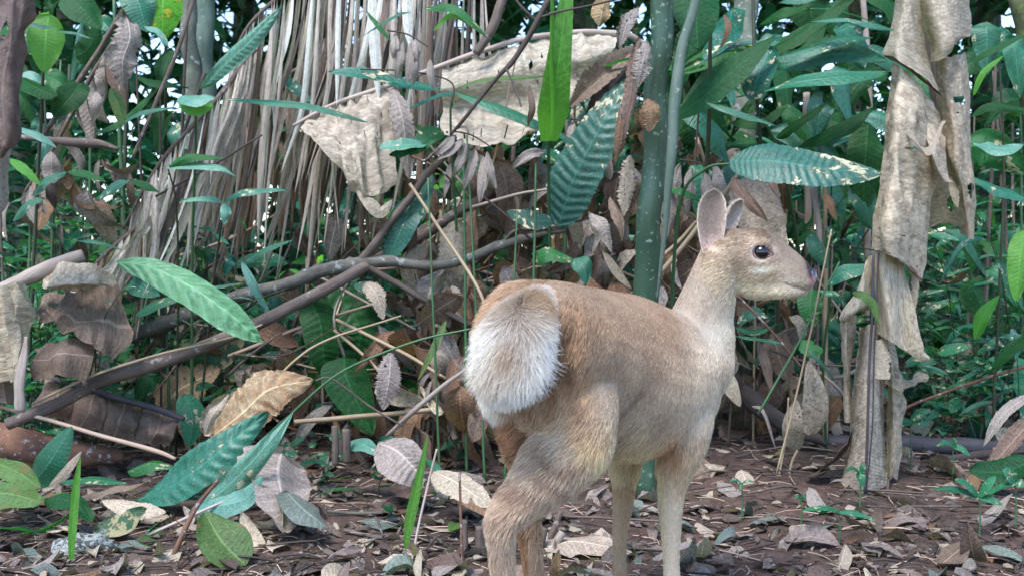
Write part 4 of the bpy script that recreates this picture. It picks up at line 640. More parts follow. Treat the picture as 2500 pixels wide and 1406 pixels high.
for a in ((110, 190, 925, 960), (192, 270, 945, 980), (262, 350, 970, 1000), (352, 440, 995, 1024)):
    x0, x1, y0, y1 = a; k = random.uniform(-8, 8)
    sheet([[(x0, y0, 2.82), ((x0 + x1) / 2, (y0 + y1) / 2 - 4, 2.8), (x1, y1, 2.79)], [(x0 - 12, y0 + 45, 2.74), ((x0 + x1) / 2 - 14, (y0 + y1) / 2 + 40, 2.70), (x1 - 14, y1 + 36, 2.72)], [(x0 - 34, y0 + 86 + k, 2.74), ((x0 + x1) / 2 - 34, (y0 + y1) / 2 + 80 + k, 2.72), (x1 - 26, y1 + 66 + k, 2.72)]], M['brown'], 'leaf_segment', e, 20, 16, .014, 9, .3)
FL = dict(name='fallen_leaf', cat='leaf')
def fl(pts, w, m, label, **o): return leaf(pts, w, M[m], label=label, **{**FL, **o})
fl([(285, 640, 2.62), (360, 650, 2.58), (450, 690, 2.55), (540, 750, 2.53), (600, 800, 2.53), (640, 835, 2.54)], 84, 'lime', 'pale green ribbed leaf lying tip down over the lichened branch', prof='strap', roll=[30, 25, 20, 20, 20], rib=.13, nrib=11, nv=15, n=90, fold=.5)
fl([(335, 1222, 2.42), (430, 1180, 2.36), (540, 1100, 2.33), (655, 1005, 2.36)], 175, 'teal', 'broad blue green leaf with a ribbed tip leaning in the leaf pile', prof='lance', roll=[50, 40, 30, 25], rib=.05, nrib=14, nv=13, n=80, fold=.1, wave=.2)
fl([(520, 1065, 2.45), (590, 1010, 2.42), (660, 950, 2.42), (765, 928, 2.46)], 118, 'creamleaf', 'brown and cream ribbed leaf propped behind the green ones', prof='strap', roll=[30, 25, 20, 30], rib=.09, nrib=9, nv=13, n=56, rag=.12, wave=.2)
fl([(462, 1252, 2.26), (540, 1200, 2.22), (630, 1110, 2.22), (716, 1004, 2.26)], 108, 'mint', 'pale mint leaf standing on edge in front of the blue green one', prof='lance', roll=[10, 5, 0, 0], fold=.1, wave=.2, nv=11, asym=.8)
fl([(470, 1250, 2.24), (530, 1235, 2.21), (600, 1215, 2.2), (640, 1160, 2.2)], 62, 'mint', 'lower mint green flap resting on the soil', prof='ovate', roll=20, wave=.2)
fl([(688, 1105, 2.33), (680, 1150, 2.28), (690, 1215, 2.2), (690, 1300, 2.12)], 190, 'grey', 'grey green withered leaf flared out on the soil beside the mint leaf', prof='heart', roll=[10, 25, 50, 55], wave=.3, fold=.3, nv=13, n=44, rag=.1)
fl([(700, 1200, 2.2), (740, 1240, 2.14), (798, 1286, 2.12)], 100, 'litterblue', 'greyish green half of the flared withered leaf', prof='ovate', roll=50, wave=.25)
fl([(80, 1180, 2.42), (120, 1130, 2.38), (176, 1040, 2.38)], 78, 'teal', 'blue green leaf standing against the reddish log', prof='ovate', roll=20)
fl([(-30, 1120, 2.35), (40, 1150, 2.3), (100, 1190, 2.28)], 70, 'olive', 'dark olive leaf at the left edge under the log', prof='ovate', roll=40)
fl([(-50, 1200, 2.28), (30, 1205, 2.22), (100, 1225, 2.2)], 110, 'olive', 'large olive green leaf at the left edge', prof='ovate', roll=45)
fl([(600, 1380, 1.98), (540, 1320, 2.0), (500, 1250, 2.04)], 120, 'olive', 'green leaf poking up at the bottom edge', prof='ovate', roll=[20, 20, 20], fold=.35)
fl([(230, 1290, 2.2), (290, 1280, 2.16), (358, 1240, 2.16)], 66, 'dyinggreen', 'curled half brown leaf lying left of the mint leaf', prof='ovate', roll=40, wave=.4)
fl([(250, 1215, 2.3), (330, 1240, 2.26), (405, 1250, 2.25)], 56, 'litterpale', 'pale mauve leaf lying under the blue green leaf', prof='strap', roll=45, rag=.2)
fl([(180, 1215, 2.32), (260, 1200, 2.3), (365, 1175, 2.3)], 50, 'brown', 'brown leaf on the ground left of the blue green leaf', prof='lance', roll=55, wave=.4)
fl([(110, 1215, 2.25), (180, 1225, 2.2), (225, 1275, 2.18)], 62, 'dark', 'dark green crumpled leaf above the white lichened lump', prof='ovate', roll=40, wave=.4)
fl([(150, 1175, 2.38), (230, 1170, 2.36), (310, 1180, 2.36)], 46, 'small', 'small blue green leaf flat on the ground near the log', prof='ovate', roll=65)
fl([(310, 1150, 2.5), (370, 1130, 2.48), (430, 1140, 2.48)], 44, 'mid', 'folded green leaf lying left of the pile', prof='ovate', roll=50, fold=.5)
fl([(925, 1082, 2.42), (970, 1100, 2.38), (1010, 1140, 2.35), (1045, 1185, 2.36)], 130, 'grey', 'folded brown ribbed leaf on the ground left of the hind leg', prof='ovate', roll=[35, 35, 35], rib=.09, nrib=12, nv=13, n=56, fold=.35)
fl([(1060, 1150, 2.36), (1120, 1180, 2.3), (1205, 1240, 2.24)], 96, 'litterpale', 'pale pinkish ribbed leaf lying against the hind leg', prof='strap', roll=50, rib=.06, nrib=9, n=60, nv=11, rag=.15)
fl([(1075, 1190, 2.3), (1140, 1215, 2.26), (1200, 1262, 2.22)], 44, 'rust', 'orange brown strip of leaf beside the hind leg', prof='strap', roll=40)
fl([(850, 1080, 2.55), (890, 1085, 2.5), (930, 1110, 2.48)], 50, 'mint', 'small mint green leaf behind the brown ribbed one', prof='ovate', roll=45)
fl([(1040, 1120, 2.45), (1070, 1150, 2.4), (1105, 1225, 2.36)], 44, 'teal', 'narrow blue green leaf under the pinkish one', prof='lance', roll=30)
fl([(990, 1345, 2.03), (1000, 1270, 2.04), (1020, 1180, 2.05), (1045, 1060, 2.07)], 44, 'bright', 'upright bright green grass blade at the bottom', name='grass_blade', cat='grass', prof='lance', roll=10, fold=.2)  # one single grass blade
fl([(172, 1406, 2.0), (176, 1300, 2.02), (184, 1200, 2.04), (196, 1110, 2.06)], 20, 'bright', 'upright green stalk at the lower left', name='green_stalk', cat='grass', prof='strap', roll=10, fold=.5)  # one single green stalk
fl([(118, 1190, 2.3), (160, 1150, 2.26), (200, 1100, 2.26)], 22, 'tan', 'folded straw coloured blade behind the upright green stalk', prof='strap', roll=20, name='dry_grass')
fl([(800, 690, 3.15), (880, 800, 3.12), (860, 900, 3.1), (880, 1060, 3.05)], 130, 'dark', 'large dark green leaf drooping in the shade left of the deer tail', name='drooping_leaf', prof='ovate', roll=15, rib=.05, nrib=16, n=70, nv=13, wave=.2)
fl([(745, 715, 2.98), (780, 780, 2.95), (790, 860, 2.93), (800, 925, 2.94)], 92, 'dark', 'dark ribbed leaf hanging from the lichened branch', name='drooping_leaf', prof='ovate', roll=15, rib=.06)
fl([(840, 870, 2.85), (850, 930, 2.82), (910, 1060, 2.8)], 120, 'dark', 'dark green leaf curled down beside the straw stalks', name='drooping_leaf', prof='ovate', roll=15)
fl([(300, 900, 3.25), (400, 910, 3.2), (520, 850, 3.15), (600, 820, 3.12)], 150, 'dyinggreen', 'broad green leaf crusted with cream below the long branch', name='drooping_leaf', prof='ovate', roll=35, wave=.25, rag=.15, nv=13, n=50)
fl([(390, 1010, 3.05), (440, 950, 3.05), (540, 900, 3.05)], 120, 'creamleaf', 'crumbling cream leaf under the long branch', prof='ovate', roll=25, wave=.4, rag=.4, holes=.12, nv=13, n=44)
fl([(450, 960, 2.9), (470, 1020, 2.88), (462, 1090, 2.86)], 70, 'small', 'blue green leaf hanging left of the brown and cream one', name='drooping_leaf', prof='ovate', roll=20)
fl([(500, 1060, 2.58), (520, 1010, 2.55), (560, 960, 2.55)], 50, 'litterpale', 'crumpled straw coloured leaf behind the leaf pile', prof='ovate', roll=20, wave=.7, rag=.4)
fl([(330, 770, 2.72), (390, 740, 2.7), (445, 728, 2.7)], 34, 'small', 'small blue green leaf beside the pale ribbed leaf', name='drooping_leaf', prof='ovate', roll=45)
fl([(955, 860, 2.7), (950, 930, 2.66), (935, 1000, 2.66)], 60, 'grey', 'torn grey leaf standing left of the frayed stalk', name='dead_leaf', prof='strap', roll=20, rag=.6, holes=.12)
fl([(1090, 780, 2.7), (1060, 850, 2.66), (1020, 930, 2.66)], 34, 'olive', 'yellow green narrow leaf hanging behind the tail', name='drooping_leaf', prof='lance', roll=20)
fl([(890, 690, 2.88), (920, 720, 2.86), (935, 780, 2.86)], 44, 'litterpale', 'pale scrap of dead leaf under the fork of the branch', name='dead_leaf', prof='ovate', roll=20, rag=.5)
# right side ground leaves
fl([(1945, 1100, 2.72), (1935, 1040, 2.68), (1945, 975, 2.68)], 52, 'tan', 'split tan oval leaf on a thin stalk in front of the rotten log', prof='ovate', roll=5, name='dead_leaf', holes=.1, n=40, nv=15)
tube('dry_cane', [(1925, 1180, 2.64, 5), (1932, 1130, 2.66, 6), (1946, 1098, 2.7, 6)], M['straw'], rough=.03, label='thin stalk carrying the split tan leaf', cat='cane')
fl([(1975, 1060, 2.78), (1990, 980, 2.75), (1975, 880, 2.76)], 64, 'tan', 'tall tan leaf standing behind the split one', prof='ovate', roll=10, name='dead_leaf', wave=.2)
fl([(1772, 905, 2.7), (1785, 945, 2.68), (1808, 992, 2.68)], 40, 'tan', 'narrow pale leaf leaning on the rotten log', prof='ovate', roll=10, name='dead_leaf')
fl([(1850, 830, 2.8), (1870, 890, 2.78), (1885, 960, 2.78)], 40, 'brown', 'brown narrow leaf hanging over the rotten log', prof='lance', roll=10, name='dead_leaf')
fl([(1835, 990, 2.75), (1865, 1005, 2.7), (1895, 1100, 2.7)], 20, 'grey', 'thin grey leaf strip on the soil right of the deer', prof='lance', roll=40, name='dead_leaf')
fl([(1810, 1145, 2.6), (1820, 1175, 2.56), (1812, 1205, 2.54)], 46, 'litterpale', 'pale rounded leaf standing on the soil right of the front leg', prof='ovate', roll=20)
fl([(1700, 1105, 2.7), (1720, 1150, 2.64), (1750, 1190, 2.62)], 76, 'brown', 'large mauve brown leaf on the soil behind the front leg', prof='ovate', roll=45, wave=.3)
fl([(1800, 1300, 2.3), (1850, 1270, 2.3), (1905, 1262, 2.32)], 40, 'litterblue', 'bluish grey leaf flat on the ground in front of the banana leaf', prof='ovate', roll=72)
fl([(1860, 1250, 2.38), (1950, 1262, 2.36), (2045, 1265, 2.36)], 38, 'litterblue', 'long bluish grey leaf flat on the ground, behind the shorter one', prof='lance', roll=74)
fl([(2150, 1275, 2.3), (2200, 1262, 2.28), (2270, 1268, 2.28)], 46, 'litter', 'mauve leaf on the ground right of the banana leaf foot', prof='ovate', roll=62, wave=.4)
fl([(1915, 1320, 2.15), (1985, 1310, 2.14), (2050, 1330, 2.12)], 50, 'litter', 'curled ribbed brown leaf at the bottom edge below the banana leaf', prof='strap', roll=40, fold=-.6)
fl([(1700, 1275, 2.28), (1730, 1300, 2.24), (1756, 1312, 2.22)], 36, 'litterpale', 'cream scrap of leaf on the ground right of the front leg', prof='ovate', roll=50)
fl([(1310, 1345, 2.1), (1400, 1320, 2.12), (1540, 1345, 2.1)], 120, 'litterpale', 'large pale grey leaf flat on the ground between the deer legs', prof='ovate', roll=64, wave=.2, nv=13)
fl([(1340, 1255, 2.35), (1375, 1245, 2.34), (1415, 1262, 2.34)], 40, 'litterdark', 'dark oval leaf on the ground between the deer legs', prof='ovate', roll=60)
fl([(1395, 1225, 2.4), (1400, 1195, 2.38), (1408, 1170, 2.38)], 26, 'litterpale', 'pale broken chip of wood between the deer legs', prof='rect', roll=10, name='wood_chip', cat='wood chip')
# seedlings on the right ground
def seedling(label, x, d, h, leaves, w, mat='small'):
    g = G(x, d); e = empty('seedling', g, label, 'seedling'); top = g + Vector((0, 0, h)); px = x; 
    y0 = 703 - ((g - CP).dot(UPV)) / ((g - CP).dot(FW)) * FPX; dd = (g - CP).dot(FW); y1 = y0 - h * FPX / dd
    tube('stem', [(px, y0 + 3, dd, 5), (px + 3, (y0 + y1) / 2, dd, 4), (px, y1, dd, 3)], M['stemg'], e, rough=0)
    for dx, dy, ro in leaves: leaf([(px, y1, dd), (px + dx * .5, y1 + dy * .5 - 6, dd - .01), (px + dx, y1 + dy, dd - .01)], w, M[mat], parent=e, prof='ovate', roll=ro)
seedling('seedling with a half cream leaf right of the banana leaf foot', 2222, 2.66, .135, [(50, -28, 50), (-48, 25, 40), (48, 8, 50)], 34)
seedling('small seedling with two pointed leaves farther right', 2325, 2.62, .09, [(-40, 4, 55), (44, 26, 50), (10, -12, 60)], 24)
seedling('seedling with an upright split leaf in front of the banana leaf foot', 2098, 2.36, .09, [(8, 40, 0), (-36, 0, 60), (18, -10, 40)], 22, 'small')
seedling('broad low seedling near the right edge', 2390, 2.2, .085, [(-120, -18, 60), (-60, -42, 60), (60, 20, 55), (40, -50, 50)], 34, 'small')
seedling('seedling cut by the right edge', 2478, 2.25, .10, [(-30, -32, 30), (30, 10, 50), (-80, 40, 60)], 32, 'small')
seedling('tiny seedling with three leaves at the bottom right', 2048, 2.12, .07, [(-50, 8, 60), (-90, 0, 60), (60, 18, 60), (90, 22, 60)], 26, 'small')
seedling('tiny seedling right of the front leg', 1810, 2.3, .085, [(-30, -4, 60), (34, -2, 60), (-3, 20, 30)], 13, 'small')
seedling('tiny seedling beside the long bluish leaf', 1955, 2.25, .06, [(-14, 0, 50), (14, -4, 50)], 15, 'small')
# cut stumps and lumps
def stump(label, x, y, d, w, h, lean=0, mat='stemd'):
    mat = 'bark' if mat == 'culmgrey' else mat; tube('plant_stump', [(x, y, d, w), (x + lean * .5, y - h / 2, d, w), (x + lean, y - h, d, w * .9)], M[mat], sides=8, rough=.15, label=label, cat='stump')
stump('tall brown cut stem left of the brown ribbed leaf', 818, 1135, 2.5, 17, 95, -4, 'bark'); stump('short green cut stem beside the tall brown one', 846, 1128, 2.5, 20, 80, 2, 'culmgrey'); stump('thin orange cut stem behind the other two', 838, 1110, 2.52, 9, 60, 0, 'log')
stump('green brown cut stem in front of the hind leg', 1166, 1400, 2.1, 24, 118, 6, 'culmgrey'); stump('second cut stem just left, split at the top', 1136, 1400, 2.1, 18, 130, -2, 'bark'); stump('slanting cut stem right of the hind leg', 1330, 1345, 2.15, 14, 100, 40, 'bark'); stump('short slanting cut stem right of it', 1345, 1345, 2.12, 20, 48, 26, 'barkpale'); stump('greenish cut stem between the hind legs', 1312, 1345, 2.12, 22, 60, 14, 'culmgrey')
def lump():
    b = NB('lichen_crust'); tc = b.node('ShaderNodeTexCoord'); nn = b.noise(tc.outputs['Object'], 55, 4, .6, None, 1.5); b2 = b.mix(b.ramp(nn, .47, .53), (.22, .235, .22, 1), (.04, .045, .04, 1))
    pb = b.node('ShaderNodeBsdfPrincipled'); b.put(pb.inputs['Base Color'], b2); pb.inputs['Roughness'].default_value = .9; b.l.new(pb.outputs[0], b.out.inputs[0])
    o = P(200, 1345, 2.12); V = []
    for i in range(25):
        for k in range(40):
            ph = math.pi * i / 24; th = 2 * math.pi * k / 40; d = np.array((math.sin(ph) * math.cos(th), math.sin(ph) * math.sin(th), math.cos(ph))); r = 1 + .25 * noise.noise(Vector(d * 2.2)) + .08 * noise.noise(Vector(d * 7)); V.append(np.array(o) + d * r * np.array((.062, .05, .034)))
    tag(mk('lichened_stone', V, grid_faces(25, 40, 0, True), b.m, None, origin=Vector(o)), 'white lichened lump of stone in the bottom left corner', 'stone')
lump()
# ================================================================= dead palm fronds: curtain of hanging dry leaflets
random.seed(5)
def frond(label, rachis, n, Lr, wpx, mat='strip', dirx=(-.25, .05), name='dead_palm_frond', rw=16, side=None, drop=1.0, jit=.12):
    q = crom(rachis, 60); C = [P(*a) for a in q]; e = empty(name, Vector(C[-1]), label, 'dead frond')
    tube('rachis', [(a[0], a[1], a[2], rw * (1 - .6 * i / (len(rachis) - 1))) for i, a in enumerate(rachis)], M['bark'], e, rough=.08)
    for k in range(n):
        t = (k + random.random()) / n; a = q[int(t * 59)]; L = random.uniform(*Lr) * (1 - .25 * t); dx = random.uniform(*dirx) * L; w = wpx * random.uniform(.55, 1.35); dz = random.uniform(-jit, jit)
        x, y, d = a; bend = random.uniform(-20, 20)
        leaf([(x, y, d + dz * .3), (x + dx * .2 + bend * .3, y + L * .33 * drop, d + dz), (x + dx * .6 + bend, y + L * .68 * drop, d + dz), (x + dx, y + L * drop, d + dz * 1.2)], w, M[mat if random.random() > .24 else random.choice(('brown', 'brown', 'barkdark', 'stripwhite'))], parent=e, name='leaflet', prof='strap', roll=random.uniform(-50, 60), fold=random.choice((.5, .9, .3)), wave=.1, n=14, nv=5)  # near-white leaflets mixed in stand for highlights
frond('nearest dead palm frond, its pale leaflets hanging straight down left of centre', [(870, -90, 3.15), (800, -60, 3.12), (700, -20, 3.1), (610, 60, 3.1), (560, 160, 3.12)], 58, (380, 830), 13, dirx=(-.32, -.05))
frond('pale dead frond hanging at the top centre', [(1120, -100, 3.25), (1000, -90, 3.2), (880, -70, 3.2), (760, -40, 3.2)], 44, (380, 840), 13, dirx=(-.25, .0))
frond('older dead frond whose leaflets fan down to the lower left', [(620, 120, 3.05), (540, 230, 3.0), (450, 330, 2.98), (370, 430, 2.98), (300, 560, 3.0)], 60, (200, 560), 14, dirx=(-.40, -.02), mat='strip')
frond('dark dead frond behind, filling the gap under the pale leaflets', [(920, 150, 3.4), (800, 140, 3.4), (680, 200, 3.4), (560, 300, 3.4)], 60, (340, 540), 15, dirx=(-.2, .05), mat='brown')
frond('dead frond hanging between the pale one and the grey banana leaf', [(1180, -60, 3.5), (1080, -60, 3.45), (980, -40, 3.4), (900, 0, 3.4)], 36, (400, 760), 13, dirx=(-.15, .08))
frond('short collapsed frond at the left under the oval leaves', [(420, 500, 3.0), (330, 560, 2.95), (240, 640, 2.95), (190, 720, 2.95)], 20, (80, 200), 20, dirx=(-.9, -.3))
frond('ragged brown frond hanging in the upper left by the frayed stem', [(330, 40, 3.0), (260, 130, 2.98), (190, 250, 2.96), (120, 380, 2.96), (60, 470, 2.96)], 22, (60, 170), 34, dirx=(-.2, .4), mat='grey')
for i, (x0, x1, y1, w, lb) in enumerate(((828, 822, 262, 13, 'thin backlit white stalk hanging at the top, leftmost'), (905, 925, 250, 28, 'broad backlit white strip at the top, widest of all'), (990, 1000, 115, 24, 'short backlit white strip left of the slanting grey stick'), (935, 918, 60, 12, 'narrow white strip beside the widest backlit one'))):
    fl([(x0, -60, 2.98), ((x0 + x1) / 2, y1 * .4, 2.97), (x1, y1, 2.97)], w, 'stripwhite', lb, name='backlit_strip', cat='dead leaf strip', prof='strap', roll=10, fold=.3)  # backlight painted into the strips as white
# ---------------------------------------------------------------- thin upright stems
random.seed(6)
def vstem(x, d, ytop, w, mat, lean, label, group=None, name='sapling'):
    g = G(x, d); dd = (g - CP).dot(FW); y0 = 703 - ((g - CP).dot(UPV)) / dd * FPX
    tube(name, [(x, y0 + 6, dd, w), (x + lean * .4, y0 + (ytop - y0) * .4, dd, w), (x + lean, ytop, dd, w * .7)], M[mat], rough=.04, sides=6, label=label, cat='sapling', group=group)
for x, lean, w in ((1140, -8, 8), (1185, -45, 7), (1232, 30, 7), (1296, 12, 8), (1075, -30, 6)): vstem(x, 2.6 + random.random() * .15, random.randint(330, 520), w, 'stemg', lean, 'slender green stem standing just behind the deer rump', 'green stems behind the rump')
for i in range(26): vstem(random.randint(1690, 2060), random.uniform(2.9, 3.6), random.randint(250, 620), random.uniform(5, 14), random.choice(('stemd', 'stemg', 'bark', 'straw', 'barkdark')), random.uniform(-50, 50), 'thin upright stem in the thicket behind the deer head', 'stems behind the deer head')
for i in range(22): vstem(random.randint(1000, 1560), random.uniform(3.0, 3.9), random.randint(150, 600), random.uniform(6, 16), random.choice(('stemd', 'bark', 'straw', 'barkdark', 'barkpale')), random.uniform(-90, 90), 'thin upright stem in the thicket above the deer back', 'stems above the deer back')
for i in range(18): vstem(random.randint(-20, 420), random.uniform(3.0, 4.2), random.randint(-40, 500), random.uniform(5, 14), random.choice(('stemd', 'stemg', 'bark', 'barkdark')), random.uniform(-60, 60), 'thin upright stem among the small leaves at the left', 'stems at the left')
for i in range(16): vstem(random.randint(2200, 2520), random.uniform(3.3, 4.6), random.randint(0, 600), random.uniform(5, 12), random.choice(('stemd', 'stemg', 'bark', 'barkdark')), random.uniform(-60, 60), 'thin upright stem among the plants at the right', 'stems at the right')
for x0, y0, x1, y1, w, m, d, lb in ((1610, 670, 1850, 360, 12, 'straw', 2.7, 'tan stem slanting up right behind the deer neck'), (1600, 640, 1700, 540, 10, 'straw', 2.72, 'shorter tan stem slanting behind the neck'), (1850, 1010, 2050, 640, 6, 'stemg', 2.5, 'thin green stem rising past the deer muzzle'), (1895, 1160, 2030, 560, 5, 'straw', 2.5, 'very thin straw stem rising right of the muzzle'), (1900, 1170, 1925, 970, 5, 'straw', 2.64, 'thin stalk left of the split tan leaf'), (1985, 450, 2000, 620, 16, 'barkpale', 2.8, 'pale flaking stick hanging right of the forehead'), (1800, 720, 1960, 900, 6, 'log', 2.7, 'thin reddish stem slanting below the deer jaw'), (1300, 590, 1180, 480, 6, 'barkdark', 2.8, 'dark twig crossing the forked branch'), (380, 480, 640, 330, 6, 'barkdark', 2.9, 'dark twig over the dry fronds')):
    stick(lb, [(x0, y0, d, w), ((x0 + x1) / 2 + 6, (y0 + y1) / 2, d, w), (x1, y1, d, w * .8)], m, 'dry_cane', 'cane', rough=.05)
# ---------------------------------------------------------------- understory plants (individuals)
random.seed(8)
def fill(n, xr, dr, hr, nl, L, kinds, mats, label, group, **o):
    for _ in range(n):
        d = random.uniform(*dr); x = random.uniform(*xr); kd = random.choice(kinds); mt = random.choice(mats); adj = dict(small='blue green', teal='dark blue green', dark='dark green', mid='green', bright='bright green')[mt] + dict(small=' small-leaved', lance=' narrow-leaved', broad=' broad-leaved')[kd]
        shrub(G(x, d, -.005), random.uniform(*hr), random.randint(*nl), random.uniform(*L), kd, mt, label=adj + ' ' + label, cat='plant', group=group, **o)
fill(22, (-60, 240), (2.85, 3.3), (.2, .55), (9, 15), (.045, .09), ('small', 'lance'), ('small', 'small', 'mid'), 'plant near the left edge', 'nearest plants at the left', stems=2)
fill(40, (-60, 380), (3.1, 4.2), (.25, .85), (9, 14), (.06, .12), ('small', 'lance'), ('small', 'small', 'mid'), 'plant low at the left', 'small plants at the left', stems=2)
fill(20, (-60, 420), (4.0, 5.2), (.5, 1.2), (7, 11), (.09, .17), ('small', 'lance', 'broad'), ('small', 'mid', 'dark'), 'plant farther back at the left', 'taller plants at the left', stems=2)
fill(30, (280, 1050), (3.25, 3.8), (.15, .55), (8, 13), (.05, .1), ('small', 'lance'), ('small', 'teal', 'mid'), 'plant behind the long branch', 'small plants behind the long branch', stems=2)
fill(10, (300, 1000), (2.95, 3.4), (.12, .34), (5, 9), (.06, .12), ('small', 'lance'), ('small', 'teal', 'mid'), 'plant low under the dry fronds', 'low plants under the fronds')
fill(26, (500, 1200), (3.7, 5.0), (.3, 1.2), (7, 12), (.1, .2), ('lance', 'broad', 'small'), ('small', 'mid', 'bright', 'teal'), 'plant behind the dry fronds', 'plants behind the fronds', stems=2)
fill(24, (1100, 1800), (3.3, 4.8), (.4, 1.3), (7, 12), (.1, .22), ('lance', 'broad'), ('small', 'teal', 'dark', 'mid'), 'plant above the deer back', 'plants above the deer back', stems=2)
fill(16, (1760, 2100), (3.1, 4.2), (.2, .8), (6, 10), (.07, .15), ('lance', 'small', 'broad'), ('small', 'teal', 'mid'), 'plant right of the deer', 'plants right of the deer', stems=2)
fill(18, (2230, 2560), (2.9, 3.5), (.08, .4), (6, 10), (.06, .12), ('lance', 'small'), ('small', 'teal', 'small'), 'plant near the right edge', 'nearest plants at the right', stems=2)
fill(34, (2200, 2560), (3.3, 4.6), (.15, .85), (8, 12), (.09, .19), ('lance', 'broad', 'lance'), ('small', 'teal', 'dark', 'small'), 'plant low at the right', 'low plants at the right', stems=2)
fill(18, (2180, 2560), (4.2, 5.6), (.7, 1.6), (8, 12), (.12, .24), ('lance', 'broad'), ('small', 'mid', 'dark', 'bright'), 'plant farther back at the right', 'taller plants at the right', stems=2)
rp('plant with long dark and blue blades right of the hanging banana leaf', (2420, 3.0), [([(2420, 1120, 3.0, 8), (2440, 700, 2.9, 7), (2450, 400, 2.85, 6), (2440, 150, 2.8, 5)], 'stemd')], [
    ([(2360, 155, 2.8), (2430, 120, 2.78), (2520, 78, 2.78)], 34, 'dark', dict(roll=40)), ([(2370, 285, 2.8), (2430, 260, 2.78), (2540, 280, 2.78)], 44, 'dark', dict(roll=35)), ([(2372, 350, 2.7), (2440, 362, 2.68), (2500, 355, 2.68)], 56, 'mint', dict(roll=65, prof='strap')), ([(2370, 430, 2.7), (2440, 465, 2.68), (2530, 492, 2.68)], 48, 'teal', dict(roll=60, prof='strap')),
    ([(2376, 235, 2.75), (2400, 180, 2.73), (2452, 135, 2.72)], 26, 'bright', dict(roll=10)), ([(2400, 580, 2.8), (2350, 600, 2.78), (2290, 700, 2.78)], 30, 'teal', dict(roll=35)), ([(2300, 560, 2.85), (2350, 580, 2.83), (2410, 680, 2.83)], 40, 'teal', dict(roll=35)),
    ([(2430, 630, 2.8), (2470, 680, 2.78), (2500, 760, 2.78)], 46, 'small', dict(roll=30)), ([(2500, 560, 2.6), (2490, 640, 2.58), (2480, 735, 2.58)], 60, 'bright', dict(roll=5, prof='ovate')), ([(2420, 900, 2.75), (2470, 850, 2.72), (2540, 800, 2.7)], 60, 'dark', dict(roll=40)), ([(2380, 830, 2.9), (2400, 770, 2.88), (2440, 720, 2.88)], 56, 'bright', dict(roll=10))])
rp('plant with soft broad leaves beside the deer muzzle', (2010, 2.9), [([(2020, 1140, 2.9, 8), (2010, 900, 2.8, 7), (2030, 700, 2.7, 6)], 'stemg')], [
    ([(1985, 570, 2.75), (1990, 600, 2.72), (2020, 655, 2.72)], 40, 'teal', dict(prof='strap', roll=20)), ([(2020, 690, 2.55), (2060, 665, 2.52), (2140, 648, 2.52)], 54, 'teal', dict(prof='ovate', roll=50)), ([(1985, 700, 2.7), (1978, 745, 2.68), (1985, 800, 2.68)], 62, 'mid', dict(prof='ovate', roll=10)), ([(2000, 710, 2.6), (2040, 720, 2.58), (2074, 755, 2.58)], 36, 'small', dict(roll=40)),
    ([(2080, 715, 2.42), (2110, 722, 2.4), (2135, 745, 2.4), (2145, 792, 2.4)], 44, 'olive', dict(roll=30)), ([(1800, 790, 2.75), (1840, 760, 2.73), (1878, 775, 2.73)], 40, 'tealdmg', dict(prof='ovate', roll=50)), ([(1792, 820, 2.75), (1850, 828, 2.73), (1920, 840, 2.73)], 24, 'teal', dict(roll=50)), ([(1795, 800, 2.8), (1840, 810, 2.8), (1900, 790, 2.8)], 40, 'small', dict(roll=45)),
    ([(1960, 830, 2.7), (1980, 850, 2.68), (2010, 855, 2.68)], 46, 'mid', dict(roll=20, prof='ovate')), ([(1970, 850, 2.6), (2000, 880, 2.58), (2040, 930, 2.58)], 18, 'teal', dict(roll=30))])
rp('clump of drooping brown and dark green leaves at the right edge, lower corner', (2500, 2.7), [], [([(2540, 1000, 2.6), (2470, 1080, 2.58), (2400, 1160, 2.56)], 80, 'brown', dict(prof='lance', roll=25, rag=.3, n=40)), ([(2530, 1120, 2.5), (2450, 1150, 2.48), (2365, 1150, 2.48)], 80, 'dark', dict(prof='ovate', roll=40)), ([(2520, 960, 2.65), (2450, 1010, 2.62), (2400, 1090, 2.62)], 50, 'grey', dict(roll=20, rag=.2))])
